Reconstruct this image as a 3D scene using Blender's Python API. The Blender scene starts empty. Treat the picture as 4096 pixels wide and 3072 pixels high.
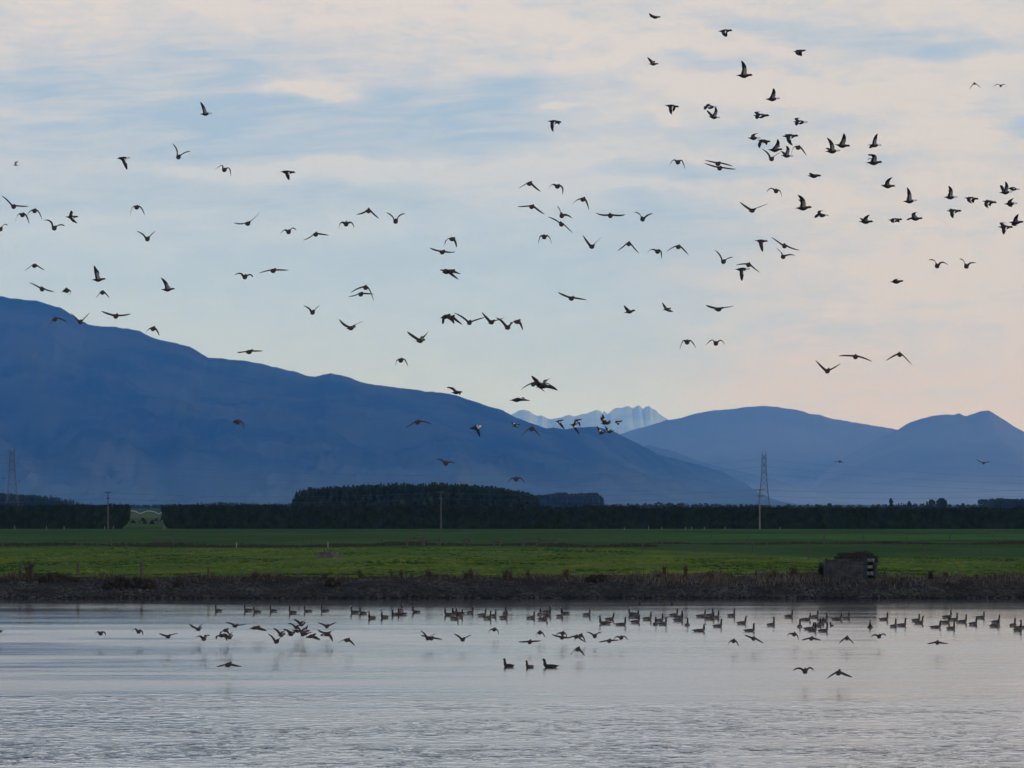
import bpy, bmesh, math, random
import numpy as np
from mathutils import Vector, Matrix
R_ = math.radians
C = bpy.context.scene.collection
scene = bpy.context.scene
rng = np.random.default_rng(7)
random.seed(7)

# ------------------------------------------------------------------ camera
F, CAM_H, HOR = 16000.0, 7.0, 2016.0          # focal length and horizon in photo pixels (photo is 4096 x 3072)
cam_data = bpy.data.cameras.new('camera')
cam = bpy.data.objects.new('camera', cam_data); C.objects.link(cam)
cam.location = (0, 0, CAM_H); cam.rotation_euler = (R_(90), 0, 0)
cam_data.sensor_width = 36.0
cam_data.lens = 36.0 * F / 4096.0
cam_data.shift_y = (HOR - 1536.0) / 4096.0
cam_data.clip_start = 1.0; cam_data.clip_end = 200000.0
scene.camera = cam
scene.view_settings.view_transform = 'Standard'
scene.view_settings.look = 'None'
scene.view_settings.exposure = 0.0
scene.view_settings.gamma = 1.0
scene.cycles.use_denoising = True
scene.cycles.max_bounces = 6
scene.cycles.volume_bounces = 2
scene.cycles.diffuse_bounces = 2
scene.cycles.transparent_max_bounces = 8

def at(u, v, d):
    """the point at distance d whose direction is the photo pixel (u, v)"""
    return Vector(((u - 2048.0) / F * d, d, CAM_H + (HOR - v) / F * d))
def ground_d(v, z): return F * (CAM_H - z) / (v - HOR)
LAND = 1.6
TOP = 302.0                                    # where the bank meets the pasture

# ------------------------------------------------------------------ node helpers
class Nodes:
    def __init__(s, tree): s.t = tree; s.n = tree.nodes; s.l = tree.links
    def new(s, kind, **kw):
        x = s.n.new(kind)
        for k, v in kw.items(): setattr(x, k, v)
        return x
    def put(s, sock, val):
        if hasattr(val, 'is_output'): s.l.new(val, sock)
        else: sock.default_value = val
    def m(s, op, a, b=None, c=None, clamp=False):
        x = s.new('ShaderNodeMath', operation=op); x.use_clamp = clamp
        for i, v in enumerate((a, b, c)):
            if v is not None: s.put(x.inputs[i], v)
        return x.outputs[0]
    def rng(s, v, a, b, c=0.0, d=1.0, smooth=True):
        x = s.new('ShaderNodeMapRange'); x.interpolation_type = 'SMOOTHSTEP' if smooth else 'LINEAR'
        s.put(x.inputs[0], v)
        for i, q in enumerate((a, b, c, d)): s.put(x.inputs[1 + i], q)
        return x.outputs[0]
    def mix(s, f, a, b, blend='MIX'):
        x = s.new('ShaderNodeMix', data_type='RGBA', blend_type=blend)
        s.put(x.inputs[0], f)
        for i, q in ((6, a), (7, b)):
            s.put(x.inputs[i], q if hasattr(q, 'is_output') else (tuple(q) + (1.0,) if len(q) == 3 else q))
        return x.outputs[2]
    def noise(s, vec, scale, detail=3.0, rough=0.5, dist=0.0):
        x = s.new('ShaderNodeTexNoise'); s.put(x.inputs['Vector'], vec)
        x.inputs['Scale'].default_value = scale; x.inputs['Detail'].default_value = detail
        x.inputs['Roughness'].default_value = rough; x.inputs['Distortion'].default_value = dist
        return x.outputs['Fac']
    def xyz(s, x, y, z):
        q = s.new('ShaderNodeCombineXYZ')
        for i, v in enumerate((x, y, z)): s.put(q.inputs[i], v)
        return q.outputs[0]
    def sep(s, v):
        q = s.new('ShaderNodeSeparateXYZ'); s.put(q.inputs[0], v); return q.outputs
    def map(s, v, scale=(1, 1, 1), loc=(0, 0, 0)):
        q = s.new('ShaderNodeMapping'); s.put(q.inputs['Vector'], v)
        q.inputs['Scale'].default_value = scale; q.inputs['Location'].default_value = loc
        return q.outputs[0]

# ------------------------------------------------------------------ sky
SUN_EL, SUN_AZ = 11.0, 100.0                  # degrees; azimuth clockwise from the view direction (+Y)
world = bpy.data.worlds.new("World"); scene.world = world; world.use_nodes = True
w = Nodes(world.node_tree); w.n.clear()
sky = w.new('ShaderNodeTexSky', sky_type='NISHITA')
sky.sun_disc = False; sky.sun_elevation = R_(SUN_EL); sky.sun_rotation = R_(SUN_AZ)
sky.air_density = 1.0; sky.dust_density = 0.8; sky.ozone_density = 1.5
SKY_STRENGTH = 0.1
d_ = w.sep(w.new('ShaderNodeTexCoord').outputs['Generated'])
az = w.m('MULTIPLY', w.m('ARCTAN2', d_[0], d_[1]), 57.2958)
el = w.m('MULTIPLY', w.m('ARCSINE', d_[2]), 57.2958)
# streaks of high cloud: patches of open blue placed by azimuth and elevation, their edges broken by noise
wv = w.xyz(w.m('MULTIPLY', az, 0.35), el, 0.0)
n1 = w.new('ShaderNodeTexNoise'); w.put(n1.inputs['Vector'], wv); n1.inputs['Scale'].default_value = 1.3; n1.inputs['Detail'].default_value = 5; n1.inputs['Roughness'].default_value = 0.55
nc = w.sep(n1.outputs['Color'])
azd = w.m('ADD', az, w.m('MULTIPLY', w.m('SUBTRACT', nc[0], 0.5), 2.6))
eld = w.m('ADD', el, w.m('MULTIPLY', w.m('SUBTRACT', nc[1], 0.5), 0.95))
K = 57.2958 / 8640.6
GAPS = [(330,265,560,120,.72),(900,250,420,85,.35),(60,175,170,38,.75),(200,215,190,30,.55),(330,140,120,22,.7),(520,170,120,34,.75),(600,235,260,26,.75),(840,262,240,30,.5),(960,215,110,14,.3),(450,290,230,22,.6),
        (700,330,300,16,.35),(250,330,260,16,.35),(1130,192,115,24,1.0),(1060,240,100,34,.35),(1080,300,150,34,.5),(1560,300,120,28,.5),(1500,378,170,18,.7),
        (1440,490,160,60,.6),(1180,560,420,80,.42),(1530,130,80,16,.45),(1610,60,120,14,.35),(1770,78,90,18,.45),(2000,112,140,26,.9),(1890,90,90,18,.5),(1720,150,60,14,.35),(1880,185,70,12,.3),
        (2195,275,60,45,.7),(1950,335,80,26,.45),(1830,270,120,20,.3),(1650,330,60,30,.35),(250,445,560,26,.35),(640,425,340,20,.4),(1500,640,160,26,.35),(1350,745,400,60,.3),(640,560,500,60,.25),
        (1760,700,90,16,.3),(1950,640,90,12,.2),
        (340,222,230,22,-.75),(120,262,150,14,-.5),(650,190,95,16,-1.0),(720,372,440,20,-.5),(1210,240,44,12,-.7),(1450,268,30,14,-.5),(1090,530,110,18,-.5),(1700,200,300,30,-.3),(1250,420,200,20,-.4)]
gap = None
for (gx, gy, rx, ry, amp) in GAPS:
    a = w.m('DIVIDE', w.m('SUBTRACT', azd, (gx - 1106) * K), rx * K)
    b = w.m('DIVIDE', w.m('SUBTRACT', eld, (1089 - gy) * K), ry * K)
    g = w.m('MULTIPLY', w.m('EXPONENT', w.m('MULTIPLY', w.m('ADD', w.m('MULTIPLY', a, a), w.m('MULTIPLY', b, b)), -1.0)), amp)
    gap = g if gap is None else w.m('ADD', gap, g)
wisp = w.noise(w.xyz(w.m('MULTIPLY', az, 0.22), el, 3.0), 2.2, 6.0, 0.6, 0.8)
fine = w.noise(w.xyz(w.m('MULTIPLY', az, 0.5), w.m('ADD', el, w.m('MULTIPLY', az, 0.06)), 8.0), 4.0, 5.0, 0.6, 0.6)
gap = w.m('ADD', w.m('MULTIPLY', gap, 1.15), w.m('MULTIPLY', w.m('SUBTRACT', wisp, 0.46), 1.2))
gap = w.m('ADD', gap, w.m('MULTIPLY', w.m('SUBTRACT', fine, 0.5), 0.85))
# thin veils with noise only outside the part of the sky described above
gap = w.m('ADD', gap, w.rng(el, 12.0, 30.0, 0.0, 0.35))
fib = w.noise(w.xyz(w.m('ADD', w.m('MULTIPLY', az, 0.16), w.m('MULTIPLY', el, 0.10)), w.m('ADD', w.m('MULTIPLY', el, 1.5), w.m('MULTIPLY', az, -0.10)), 5.0), 3.4, 6.0, 0.62, 1.2)   # fibres in the veil
gap = w.m('SUBTRACT', 1.0, w.m('EXPONENT', w.m('MULTIPLY', w.m('MAXIMUM', gap, 0.0), -1.4)))
gap = w.m('ADD', w.m('MULTIPLY', gap, w.rng(fib, 0.26, 0.68, 0.60, 1.12)), w.m('MULTIPLY', w.m('SUBTRACT', fib, 0.5), 0.14))
gap = w.m('MINIMUM', w.m('MAXIMUM', gap, 0.0), 0.9)
warm = w.rng(w.m('ADD', az, w.m('MULTIPLY', w.m('SUBTRACT', nc[2], .5), 4.0)), 0.0, 5.0)
low = w.rng(el, 0.5, 3.6)
high = w.rng(el, 3.0, 6.6)
def lin(r, g, b): return tuple(((c / 255 + 0.055) / 1.055) ** 2.4 if c > 10 else c / 255 / 12.92 for c in (r, g, b))
S_ = 1.0 / SKY_STRENGTH
def sc(c, k=1.0): return tuple(x * S_ * k for x in c)
c_low = w.mix(warm, sc(lin(193, 205, 209)), sc(lin(206, 196, 184)))
c_mid = w.mix(warm, sc(lin(181, 199, 212)), sc(lin(209, 203, 193)))
c_top = w.mix(warm, sc(lin(215, 209, 203)), sc(lin(212, 207, 200)))
c_over = w.mix(w.rng(el, 7.2, 10.5), c_top, sc((1.55, 1.64, 1.84)))          # bright band added just above the view so the water reflects more light
cloud = w.mix(high, w.mix(low, c_low, c_mid), c_over)
blue = w.mix(w.rng(el, 1.5, 5.5), sc(lin(170, 190, 206)), sc(lin(156, 183, 207)))
air = w.m('EXPONENT', w.m('MULTIPLY', w.m('MAXIMUM', el, 0.0), -0.55))     # long low paths through the air take the blue out of the light
airc = w.xyz(w.m('ADD', 1.05, w.m('MULTIPLY', air, 0.18)), w.m('ADD', 1.05, w.m('MULTIPLY', air, 0.30)), w.m('ADD', 1.07, w.m('MULTIPLY', air, 0.75)))
veil0 = w.mix(w.m('MULTIPLY', gap, w.rng(el, 0.2, 2.5, 0.25, 1.0)), cloud, blue)
veil = w.mix(1.0, veil0, airc, 'MULTIPLY')
up = w.rng(el, 13.0, 30.0)
full = w.mix(up, veil, w.mix(w.m('MULTIPLY', wisp, 0.35), w.mix(1.0, sky.outputs[0], (1.15, 1.3, 1.6), 'MULTIPLY'), sc((0.30, 0.33, 0.38))))
bg = w.new('ShaderNodeBackground'); w.put(bg.inputs['Color'], full); bg.inputs['Strength'].default_value = SKY_STRENGTH
wo = w.new('ShaderNodeOutputWorld'); w.l.new(bg.outputs[0], wo.inputs['Surface'])

# ------------------------------------------------------------------ sun (low, behind thin cloud, from the right and behind)
sun = bpy.data.lights.new('sun', 'SUN'); sun.energy = 0.55; sun.angle = R_(14); sun.color = (1.0, 0.86, 0.70)
so = bpy.data.objects.new('sun', sun); C.objects.link(so)
sd = Vector((math.sin(R_(SUN_AZ)) * math.cos(R_(SUN_EL)), math.cos(R_(SUN_AZ)) * math.cos(R_(SUN_EL)), math.sin(R_(SUN_EL))))
so.rotation_euler = sd.to_track_quat('Z', 'Y').to_euler()
so.location = sd * 500

# ------------------------------------------------------------------ object helpers
def prop(o, label=None, cat=None, group=None, kind=None):
    if label: o['label'] = label
    if cat: o['category'] = cat
    if group: o['group'] = group
    if kind: o['kind'] = kind
    return o
def mesh_np(name, verts, faces, mats=(), fm=None, smooth=True):
    me = bpy.data.meshes.new(name)
    me.from_pydata([tuple(map(float, v)) for v in verts], [], [tuple(map(int, f)) for f in faces])
    for m_ in mats: me.materials.append(m_)
    if fm is not None: me.polygons.foreach_set('material_index', np.asarray(fm, dtype=np.int32))
    if smooth: me.polygons.foreach_set('use_smooth', np.ones(len(me.polygons), dtype=bool))
    me.update(); return me
def link(name, me, parent=None, loc=(0, 0, 0)):
    o = bpy.data.objects.new(name, me); C.objects.link(o); o.location = loc
    if parent: o.parent = parent
    return o
def empty(name, loc=(0, 0, 0)):
    o = bpy.data.objects.new(name, None); C.objects.link(o); o.location = loc; o.empty_display_size = 0.2
    return o
class MB:
    """collects boxes, tubes, quads of one part"""
    def __init__(s): s.v = []; s.f = []
    def add(s, vs, fs):
        b = len(s.v); s.v += [tuple(x) for x in vs]; s.f += [tuple(i + b for i in f) for f in fs]; return s
    def box(s, a, b):
        x0, y0, z0 = a; x1, y1, z1 = b
        return s.add([(x0,y0,z0),(x1,y0,z0),(x1,y1,z0),(x0,y1,z0),(x0,y0,z1),(x1,y0,z1),(x1,y1,z1),(x0,y1,z1)],
                     [(0,3,2,1),(4,5,6,7),(0,1,5,4),(1,2,6,5),(2,3,7,6),(3,0,4,7)])
    def tube(s, pts, r, n=6, closed_ends=True):
        pts = [Vector(p) for p in pts]; rs = r if isinstance(r, (list, tuple)) else [r] * len(pts)
        rings = []
        for i, p in enumerate(pts):
            t = (pts[min(i + 1, len(pts) - 1)] - pts[max(i - 1, 0)]).normalized()
            a = Vector((0, 0, 1)) if abs(t.z) < 0.9 else Vector((1, 0, 0))
            x = t.cross(a).normalized(); y = t.cross(x).normalized()
            rings.append([p + (x * math.cos(k / n * 2 * math.pi) + y * math.sin(k / n * 2 * math.pi)) * rs[i] for k in range(n)])
        vs = [q for rg in rings for q in rg]; fs = []
        for i in range(len(pts) - 1):
            for k in range(n):
                fs.append((i*n+k, i*n+(k+1)%n, (i+1)*n+(k+1)%n, (i+1)*n+k))
        if closed_ends: fs += [tuple(range(n-1, -1, -1)), tuple(range((len(pts)-1)*n, len(pts)*n))]
        return s.add(vs, fs)
    def build(s, name, mat, parent=None, loc=(0, 0, 0), smooth=False):
        return link(name, mesh_np(name, s.v, s.f, [mat], smooth=smooth), parent, loc)

def mat(name, col, rough=0.8, var=0.25, scale=6.0, col2=None, spec=0.3, stretch=(1, 1, 1)):
    m_ = bpy.data.materials.new(name); m_.use_nodes = True
    q = Nodes(m_.node_tree); b = q.n['Principled BSDF']
    tc = q.new('ShaderNodeTexCoord').outputs['Object']
    nz = q.noise(q.map(tc, stretch), scale, 4.0, 0.6)
    c2 = col2 or tuple(c * (1 - var) for c in col)
    c1 = col if col2 else tuple(min(1, c * (1 + var)) for c in col)
    q.put(b.inputs['Base Color'], q.mix(q.rng(nz, 0.35, 0.65), c1, c2))
    b.inputs['Roughness'].default_value = rough; b.inputs['Specular IOR Level'].default_value = spec
    return m_
def vnoise(x, seed, octaves=4, base=1.0, rough=0.5):
    """smooth 1-D noise"""
    out = np.zeros_like(x, dtype=float); amp = 1.0
    for o_ in range(octaves):
        f_ = base * 2 ** o_; p = x * f_; i = np.floor(p).astype(int); t = p - i; t = t * t * (3 - 2 * t)
        h = lambda k: np.modf(np.abs(np.sin(k * 127.1 + seed * 311.7 + o_ * 74.7) * 43758.5453))[0]
        out += amp * ((1 - t) * h(i) + t * h(i + 1) - 0.5); amp *= rough
    return out
def vnoise2(x, y, seed, octaves=4, rough=0.5):
    out = np.zeros_like(x, dtype=float); amp = 1.0
    for o_ in range(octaves):
        p, q = x * 2 ** o_, y * 2 ** o_
        i, j = np.floor(p), np.floor(q); s, t = p - i, q - j; s = s*s*(3-2*s); t = t*t*(3-2*t)
        h = lambda a, b: np.modf(np.abs(np.sin(a * 127.1 + b * 269.5 + seed * 31.7 + o_ * 74.7) * 43758.5453))[0]
        out += amp * (((1-s)*h(i,j)+s*h(i+1,j))*(1-t) + ((1-s)*h(i,j+1)+s*h(i+1,j+1))*t - 0.5); amp *= rough
    return out
def grid_mesh(name, X, Y, Z, mats):
    r, c = X.shape
    verts = np.stack([X, Y, Z], -1).reshape(-1, 3)
    i = np.arange(r - 1)[:, None] * c + np.arange(c - 1)[None, :]
    faces = np.stack([i, i + 1, i + c + 1, i + c], -1).reshape(-1, 4)
    me = bpy.data.meshes.new(name)
    me.vertices.add(len(verts)); me.vertices.foreach_set('co', verts.astype(np.float32).ravel())
    me.loops.add(faces.size); me.loops.foreach_set('vertex_index', faces.astype(np.int32).ravel())
    me.polygons.add(len(faces)); me.polygons.foreach_set('loop_start', np.arange(0, faces.size, 4, dtype=np.int32))
    me.polygons.foreach_set('loop_total', np.full(len(faces), 4, dtype=np.int32))
    me.polygons.foreach_set('use_smooth', np.ones(len(faces), dtype=bool))
    for m_ in mats: me.materials.append(m_)
    me.update(calc_edges=True); me.validate(); return me
def quads_np(name, centers, ax, ay, mats, fm=None, jit=None):
    """many loose quads: centre +- ax +- ay"""
    n = len(centers)
    v = np.stack([centers - ax - ay, centers + ax - ay, centers + ax + ay, centers - ax + ay], 1).reshape(-1, 3)
    me = bpy.data.meshes.new(name)
    me.vertices.add(n * 4); me.vertices.foreach_set('co', v.astype(np.float32).ravel())
    me.loops.add(n * 4); me.loops.foreach_set('vertex_index', np.arange(n * 4, dtype=np.int32))
    me.polygons.add(n); me.polygons.foreach_set('loop_start', np.arange(0, n * 4, 4, dtype=np.int32))
    me.polygons.foreach_set('loop_total', np.full(n, 4, dtype=np.int32))
    for m_ in mats: me.materials.append(m_)
    if fm is not None: me.polygons.foreach_set('material_index', np.asarray(fm, dtype=np.int32))
    me.update(calc_edges=True); return me
# ------------------------------------------------------------------ haze: the air between here and the mountains
hz = MB().box((-30000, -3000, -1.0), (30000, 56000, 1760.0))
hm = bpy.data.materials.new('air'); hm.use_nodes = True
q = Nodes(hm.node_tree); q.n.clear()
pv = q.new('ShaderNodeVolumePrincipled')
pv.inputs['Color'].default_value = (0.085, 0.345, 1.0, 1.0)
pv.inputs['Absorption Color'].default_value = (1.0, 1.0, 1.0, 1.0)
pv.inputs['Density'].default_value = 2.6e-5
pv.inputs['Anisotropy'].default_value = 0.65
q.l.new(pv.outputs[0], q.new('ShaderNodeOutputMaterial').inputs['Volume'])
prop(hz.build('haze', hm), 'blue air between the lake and the far mountains', 'haze', kind='stuff')

# ------------------------------------------------------------------ mountains
def poly(pts, x): return np.interp(x, [p[0] for p in pts], [p[1] for p in pts])
def hill_mat(name, c1, c2, scale):
    return mat(name, c1, 0.95, 0.2, scale, c2, 0.0)
def range_mesh(name, pts, D, depth, material, seed, rough=1.0, step=2.0, spur=0.16, k=1.85172, label=None, recede=None):
    """a mountain range: crest line given in photo directions at distance D, front slope `depth` metres deep with spurs and gullies"""
    x0, x1 = pts[0][0], pts[-1][0]
    u = np.arange(x0, x1, step); v = poly(pts, u)
    v = v + vnoise(u / 23.0, seed, 5, 1.0, 0.55) * 3.2 * rough
    if recede:                                             # the tail of the range bends away from us
        t_ = np.clip((u - recede[0]) / (recede[1] - recede[0]), 0, 1); D = D + recede[2] * t_ * t_ * (3 - 2 * t_)
    else: D = np.full(len(u), float(D))
    crest = CAM_H + (HOR - v * k) / F * D
    xs = (u * k - 2048.0) / F * D
    rows = np.concatenate([np.linspace(0, 1, 46), np.array([1.04, 1.10, 1.2, 1.4])])
    kw = np.exp(-np.linspace(-2.5, 2.5, 61) ** 2); kw /= kw.sum()
    soft = np.convolve(np.pad(crest, 30, mode='edge'), kw, mode='valid'); soft = np.convolve(np.pad(soft, 30, mode='edge'), kw, mode='valid')
    X = np.repeat(xs[None, :], len(rows), 0); T = np.repeat(rows[:, None], len(u), 1)
    W = np.abs(vnoise2(X / (D[None, :] * 0.03) + T * 1.6, T * 4.5, seed + 3, 5, 0.55))
    prof = np.where(T <= 1, T ** 1.25, 1 - (T - 1) * 1.6)
    gul = spur * (1 - np.clip(T, 0, 1)) ** 0.7 * np.clip(T, 0, 1) ** 0.5 * 2.0
    shp = np.clip(T, 0, 1) ** 7
    ridge = np.maximum(soft[None, :] * (1 - shp) + crest[None, :] * shp, 2.0)
    Z = ridge * np.clip(prof - gul * W * 1.6, -0.02, 1.2)
    Z = Z + vnoise2(X / (D[None, :] * .004), T * 22, seed + 9, 3) * crest[None, :] * 0.014 * np.clip(1 - np.abs(T - .6), 0, 1) * np.clip((1 - T) * 6, 0, 1)
    Y = D[None, :] - depth * (1 - T)
    Xw = X * (Y / D[None, :]) * 0.35 + X * 0.65
    o = link(name, grid_mesh(name, Xw, Y, np.maximum(Z, 0.3), [material]))
    return prop(o, label, 'mountain', kind='structure')
L1 = [(-260,560),(-120,610),(-50,634),(0,640),(30,644),(75,649),(130,666),(165,686),(190,700),(205,705),(250,706),(300,715),(330,728),(365,739),(410,750),(450,772),
      (490,776),(530,780),(570,787),(600,795),(640,804),(660,812),(680,815),(700,809),(715,807),(735,809),(780,825),(850,838),(905,843),(955,849),(985,853),
      (1010,863),(1050,876),(1085,886),(1114,901),(1150,917),(1182,925),(1221,927),(1288,922),(1319,929),(1358,947),(1417,979),(1458,990),(1510,1004),
      (1560,1020),(1610,1045),(1670,1085),(1700,1100)]
L2 = [(1180,1010),(1300,955),(1360,931),(1400,920),(1440,908),(1470,903),(1500,894),(1550,886),(1600,881),(1650,876),(1690,880),(1715,884),(1750,893),(1770,895),(1800,905),
      (1850,914),(1900,921),(1940,929),(1990,950),(2060,995),(2130,1050),(2200,1095)]
L2b = [(1240,1060),(1330,985),(1400,962),(1450,972),(1510,996),(1600,1019),(1700,1043),(1745,1057),(1800,1082),(1840,1098)]
L3 = [(1640,1095),(1740,1050),(1830,985),(1890,950),(1940,928),(1965,913),(1985,906),(2010,899),(2045,895),(2060,897),(2072,893),(2087,899),(2120,888),(2135,886),
      (2160,901),(2190,921),(2212,933),(2300,985),(2420,1060),(2480,1095)]
L4j = [(150,640),(400,440),(480,395),(540,385),(600,400),(650,435),(690,455),(740,447),(800,480),(850,490),(900,482),(960,468),(1000,445),(1050,440),(1100,457),(1180,428),(1240,425),
       (1280,405),(1340,384),(1385,392),(1410,430),(1430,392),(1465,432),(1510,395),(1550,370),(1620,365),(1680,348),(1710,352),(1745,370),(1790,345),(1820,342),(1848,368),(1860,378),
       (1885,350),(1930,343),(1965,375),(2000,388),(2060,440),(2130,490),(2212,560),(2400,640)]
L4 = [((1900 + x * .36166) * .54004, (1500 + y * .36166) * .54004) for x, y in L4j]
m_near = hill_mat('tussock_slope', (0.020, 0.028, 0.026), (0.062, 0.064, 0.054), 0.0016)
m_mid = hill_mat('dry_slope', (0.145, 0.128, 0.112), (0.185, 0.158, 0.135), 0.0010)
m_midb = hill_mat('dark_spur', (0.085, 0.090, 0.088), (0.11, 0.11, 0.105), 0.0010)  # darker and greyer than the hills behind
m_snow = mat('snow_and_rock', (0.62, 0.69, 0.78), 0.7, 0.2, 0.0016, (0.42, 0.48, 0.56), 0.2)
for mt_, c_ in ((m_near, (0.105, 0.125, 0.115)), (m_mid, (0.30, 0.29, 0.27)), (m_midb, (0.26, 0.26, 0.25))):    # pale haze at the mountain feet, painted into the slope colour by height
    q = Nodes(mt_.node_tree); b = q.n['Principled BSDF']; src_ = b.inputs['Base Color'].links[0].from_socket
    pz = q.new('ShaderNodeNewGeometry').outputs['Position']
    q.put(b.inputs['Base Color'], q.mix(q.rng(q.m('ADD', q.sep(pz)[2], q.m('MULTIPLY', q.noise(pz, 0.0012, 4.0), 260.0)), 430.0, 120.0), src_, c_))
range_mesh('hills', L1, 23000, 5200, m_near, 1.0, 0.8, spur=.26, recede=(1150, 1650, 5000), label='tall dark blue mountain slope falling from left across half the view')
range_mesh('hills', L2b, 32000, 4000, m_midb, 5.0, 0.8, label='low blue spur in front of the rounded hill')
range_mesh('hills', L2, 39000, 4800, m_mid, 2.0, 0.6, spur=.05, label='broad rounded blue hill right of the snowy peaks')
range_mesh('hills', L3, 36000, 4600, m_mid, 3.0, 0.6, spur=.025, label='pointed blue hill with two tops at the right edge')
range_mesh('mountains', L4, 51000, 6000, m_snow, 4.0, 0.5, 0.4, 0.18, label='pale snowy jagged peaks far behind the hills')

# ------------------------------------------------------------------ pasture
def field_mat():
    m_ = bpy.data.materials.new('pasture'); m_.use_nodes = True
    q = Nodes(m_.node_tree); b = q.n['Principled BSDF']
    p = q.new('ShaderNodeNewGeometry').outputs['Position']; s = q.sep(p)
    x, y = s[0], s[1]
    wob = q.noise(q.map(p, (0.05, 0.02, 1)), 1.0, 4.0)
    yb = q.m('ADD', y, q.m('MULTIPLY', q.m('SUBTRACT', wob, 0.5), 22.0))
    b1 = q.rng(x, 12.0, 34.0, 488.0, 404.0)           # where the bright near paddock ends
    near = q.mix(q.rng(q.noise(q.map(p, (0.35, 0.05, 1)), 1.0, 5.0, 0.65), 0.3, 0.7), (0.072, 0.112, 0.028), (0.122, 0.155, 0.036))
    near = q.mix(q.rng(q.noise(q.map(p, (1.1, 0.16, 1)), 1.0, 4.0, 0.7), 0.58, 0.78), near, (0.034, 0.060, 0.014))
    near = q.mix(q.rng(q.noise(q.map(p, (0.08, 0.012, 1), (7, 3, 0)), 1.0, 3.0), 0.55, 0.75), near, (0.175, 0.195, 0.030))
    far = q.mix(q.rng(q.noise(q.map(p, (0.05, 0.015, 1)), 1.0, 5.0, 0.65), 0.35, 0.65), (0.050, 0.084, 0.030), (0.068, 0.108, 0.038))
    mid2 = q.mix(q.rng(q.noise(q.map(p, (0.10, 0.03, 1)), 1.0, 5.0), 0.35, 0.65), (0.055, 0.120, 0.032), (0.075, 0.145, 0.038))
    strip = q.m('MULTIPLY', q.m('MULTIPLY', q.rng(yb, 600, 618), q.rng(yb, 730, 700)), q.rng(x, 8, 40))
    far = q.mix(strip, far, mid2)
    plain = q.mix(q.rng(q.noise(q.map(p, (0.003, 0.0006, 1)), 1.0, 4.0), 0.4, 0.6), (0.05, 0.10, 0.035), (0.15, 0.14, 0.06))
    far = q.mix(q.rng(y, 880, 1000), far, plain)
    e = q.m('SUBTRACT', yb, b1)
    c = q.mix(q.rng(e, -14.0, 14.0), near, far)
    q.put(b.inputs['Base Color'], c); b.inputs['Roughness'].default_value = 0.95; b.inputs['Specular IOR Level'].default_value = 0.0
    bp = q.new('ShaderNodeBump'); bp.inputs['Strength'].default_value = 0.9; bp.inputs['Distance'].default_value = 0.15
    q.put(bp.inputs['Height'], q.noise(q.map(p, (1.2, 0.7, 1)), 1.0, 4.0)); q.put(b.inputs['Normal'], bp.outputs[0])
    return m_
YS = np.concatenate([[TOP - .3], np.linspace(TOP + .3, 334, 40), np.linspace(338, 900, 120), np.geomspace(920, 70000, 60)])
XS = np.concatenate([-np.geomspace(26000, 70, 26), np.linspace(-64, 64, 129), np.geomspace(70, 26000, 26)])
GX, GY = np.meshgrid(XS, YS)
def land_z(x, y):
    return LAND - 0.35 * (np.asarray(y) < TOP) + vnoise2(x / 14.0, y / 22.0, 11, 3) * 0.22 * np.clip((y - TOP) / 12, 0, 1) * np.clip((1000 - y) / 300, 0, 1)
GZ = land_z(GX, GY)
prop(link('ground', grid_mesh('ground', GX, GY, GZ, [field_mat()])), 'green pasture running from the gravel bank to the hedges', 'pasture', kind='structure')

# ------------------------------------------------------------------ gravel bank
def shore_y(x): return 296.6 + vnoise(x / 9.0, 21, 4) * 1.3
def bank_z(x, y):
    t = np.clip((y - shore_y(x)) / (TOP + .4 - shore_y(x)), -1.2, 1)
    lump = vnoise2(x / 3.0, y / 2.2, 31, 4, 0.6) * 0.12 * np.clip(t * 4, 0, 1) * np.clip((1.02 - t) * 5, 0, 1)
    return np.where(t < 0, t * 1.2, LAND * (np.clip(t, 0, 1) ** 0.85)) + lump + np.clip((t - .6) * 3, 0, 1) * vnoise(x / 2.7, 55, 4, 1.0, .6) * 0.16
bx = np.linspace(-75, 75, 900); by = np.linspace(292, TOP + .5, 150)
BX, BY = np.meshgrid(bx, by)
def bank_mat():
    m_ = bpy.data.materials.new('wet_gravel'); m_.use_nodes = True
    q = Nodes(m_.node_tree); b = q.n['Principled BSDF']
    p = q.new('ShaderNodeNewGeometry').outputs['Position']
    vo = q.new('ShaderNodeTexVoronoi'); q.put(vo.inputs['Vector'], q.map(p, (1, 1, 2))); vo.inputs['Scale'].default_value = 5.0
    gcol = q.sep(vo.outputs['Color'])[0]
    c = q.mix(gcol, (0.023, 0.021, 0.019), (0.056, 0.052, 0.046))
    c = q.mix(q.rng(q.noise(q.map(p, (0.25, 0.25, 1)), 1.0, 4.0), 0.52, 0.72), c, (0.040, 0.035, 0.024))
    z = q.sep(p)[2]
    c = q.mix(q.rng(z, 0.22, 0.06), c, (0.018, 0.017, 0.016))
    q.put(b.inputs['Base Color'], c); b.inputs['Roughness'].default_value = 0.85; b.inputs['Specular IOR Level'].default_value = 0.05
    bp = q.new('ShaderNodeBump'); bp.inputs['Strength'].default_value = 1.0; bp.inputs['Distance'].default_value = 0.12
    q.put(bp.inputs['Height'], vo.outputs['Distance']); q.put(b.inputs['Normal'], bp.outputs[0])
    return m_
prop(link('bank', grid_mesh('bank', BX, BY, bank_z(BX, BY), [bank_mat()])), 'dark gravel bank sloping down to the water', 'bank', kind='structure')

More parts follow.
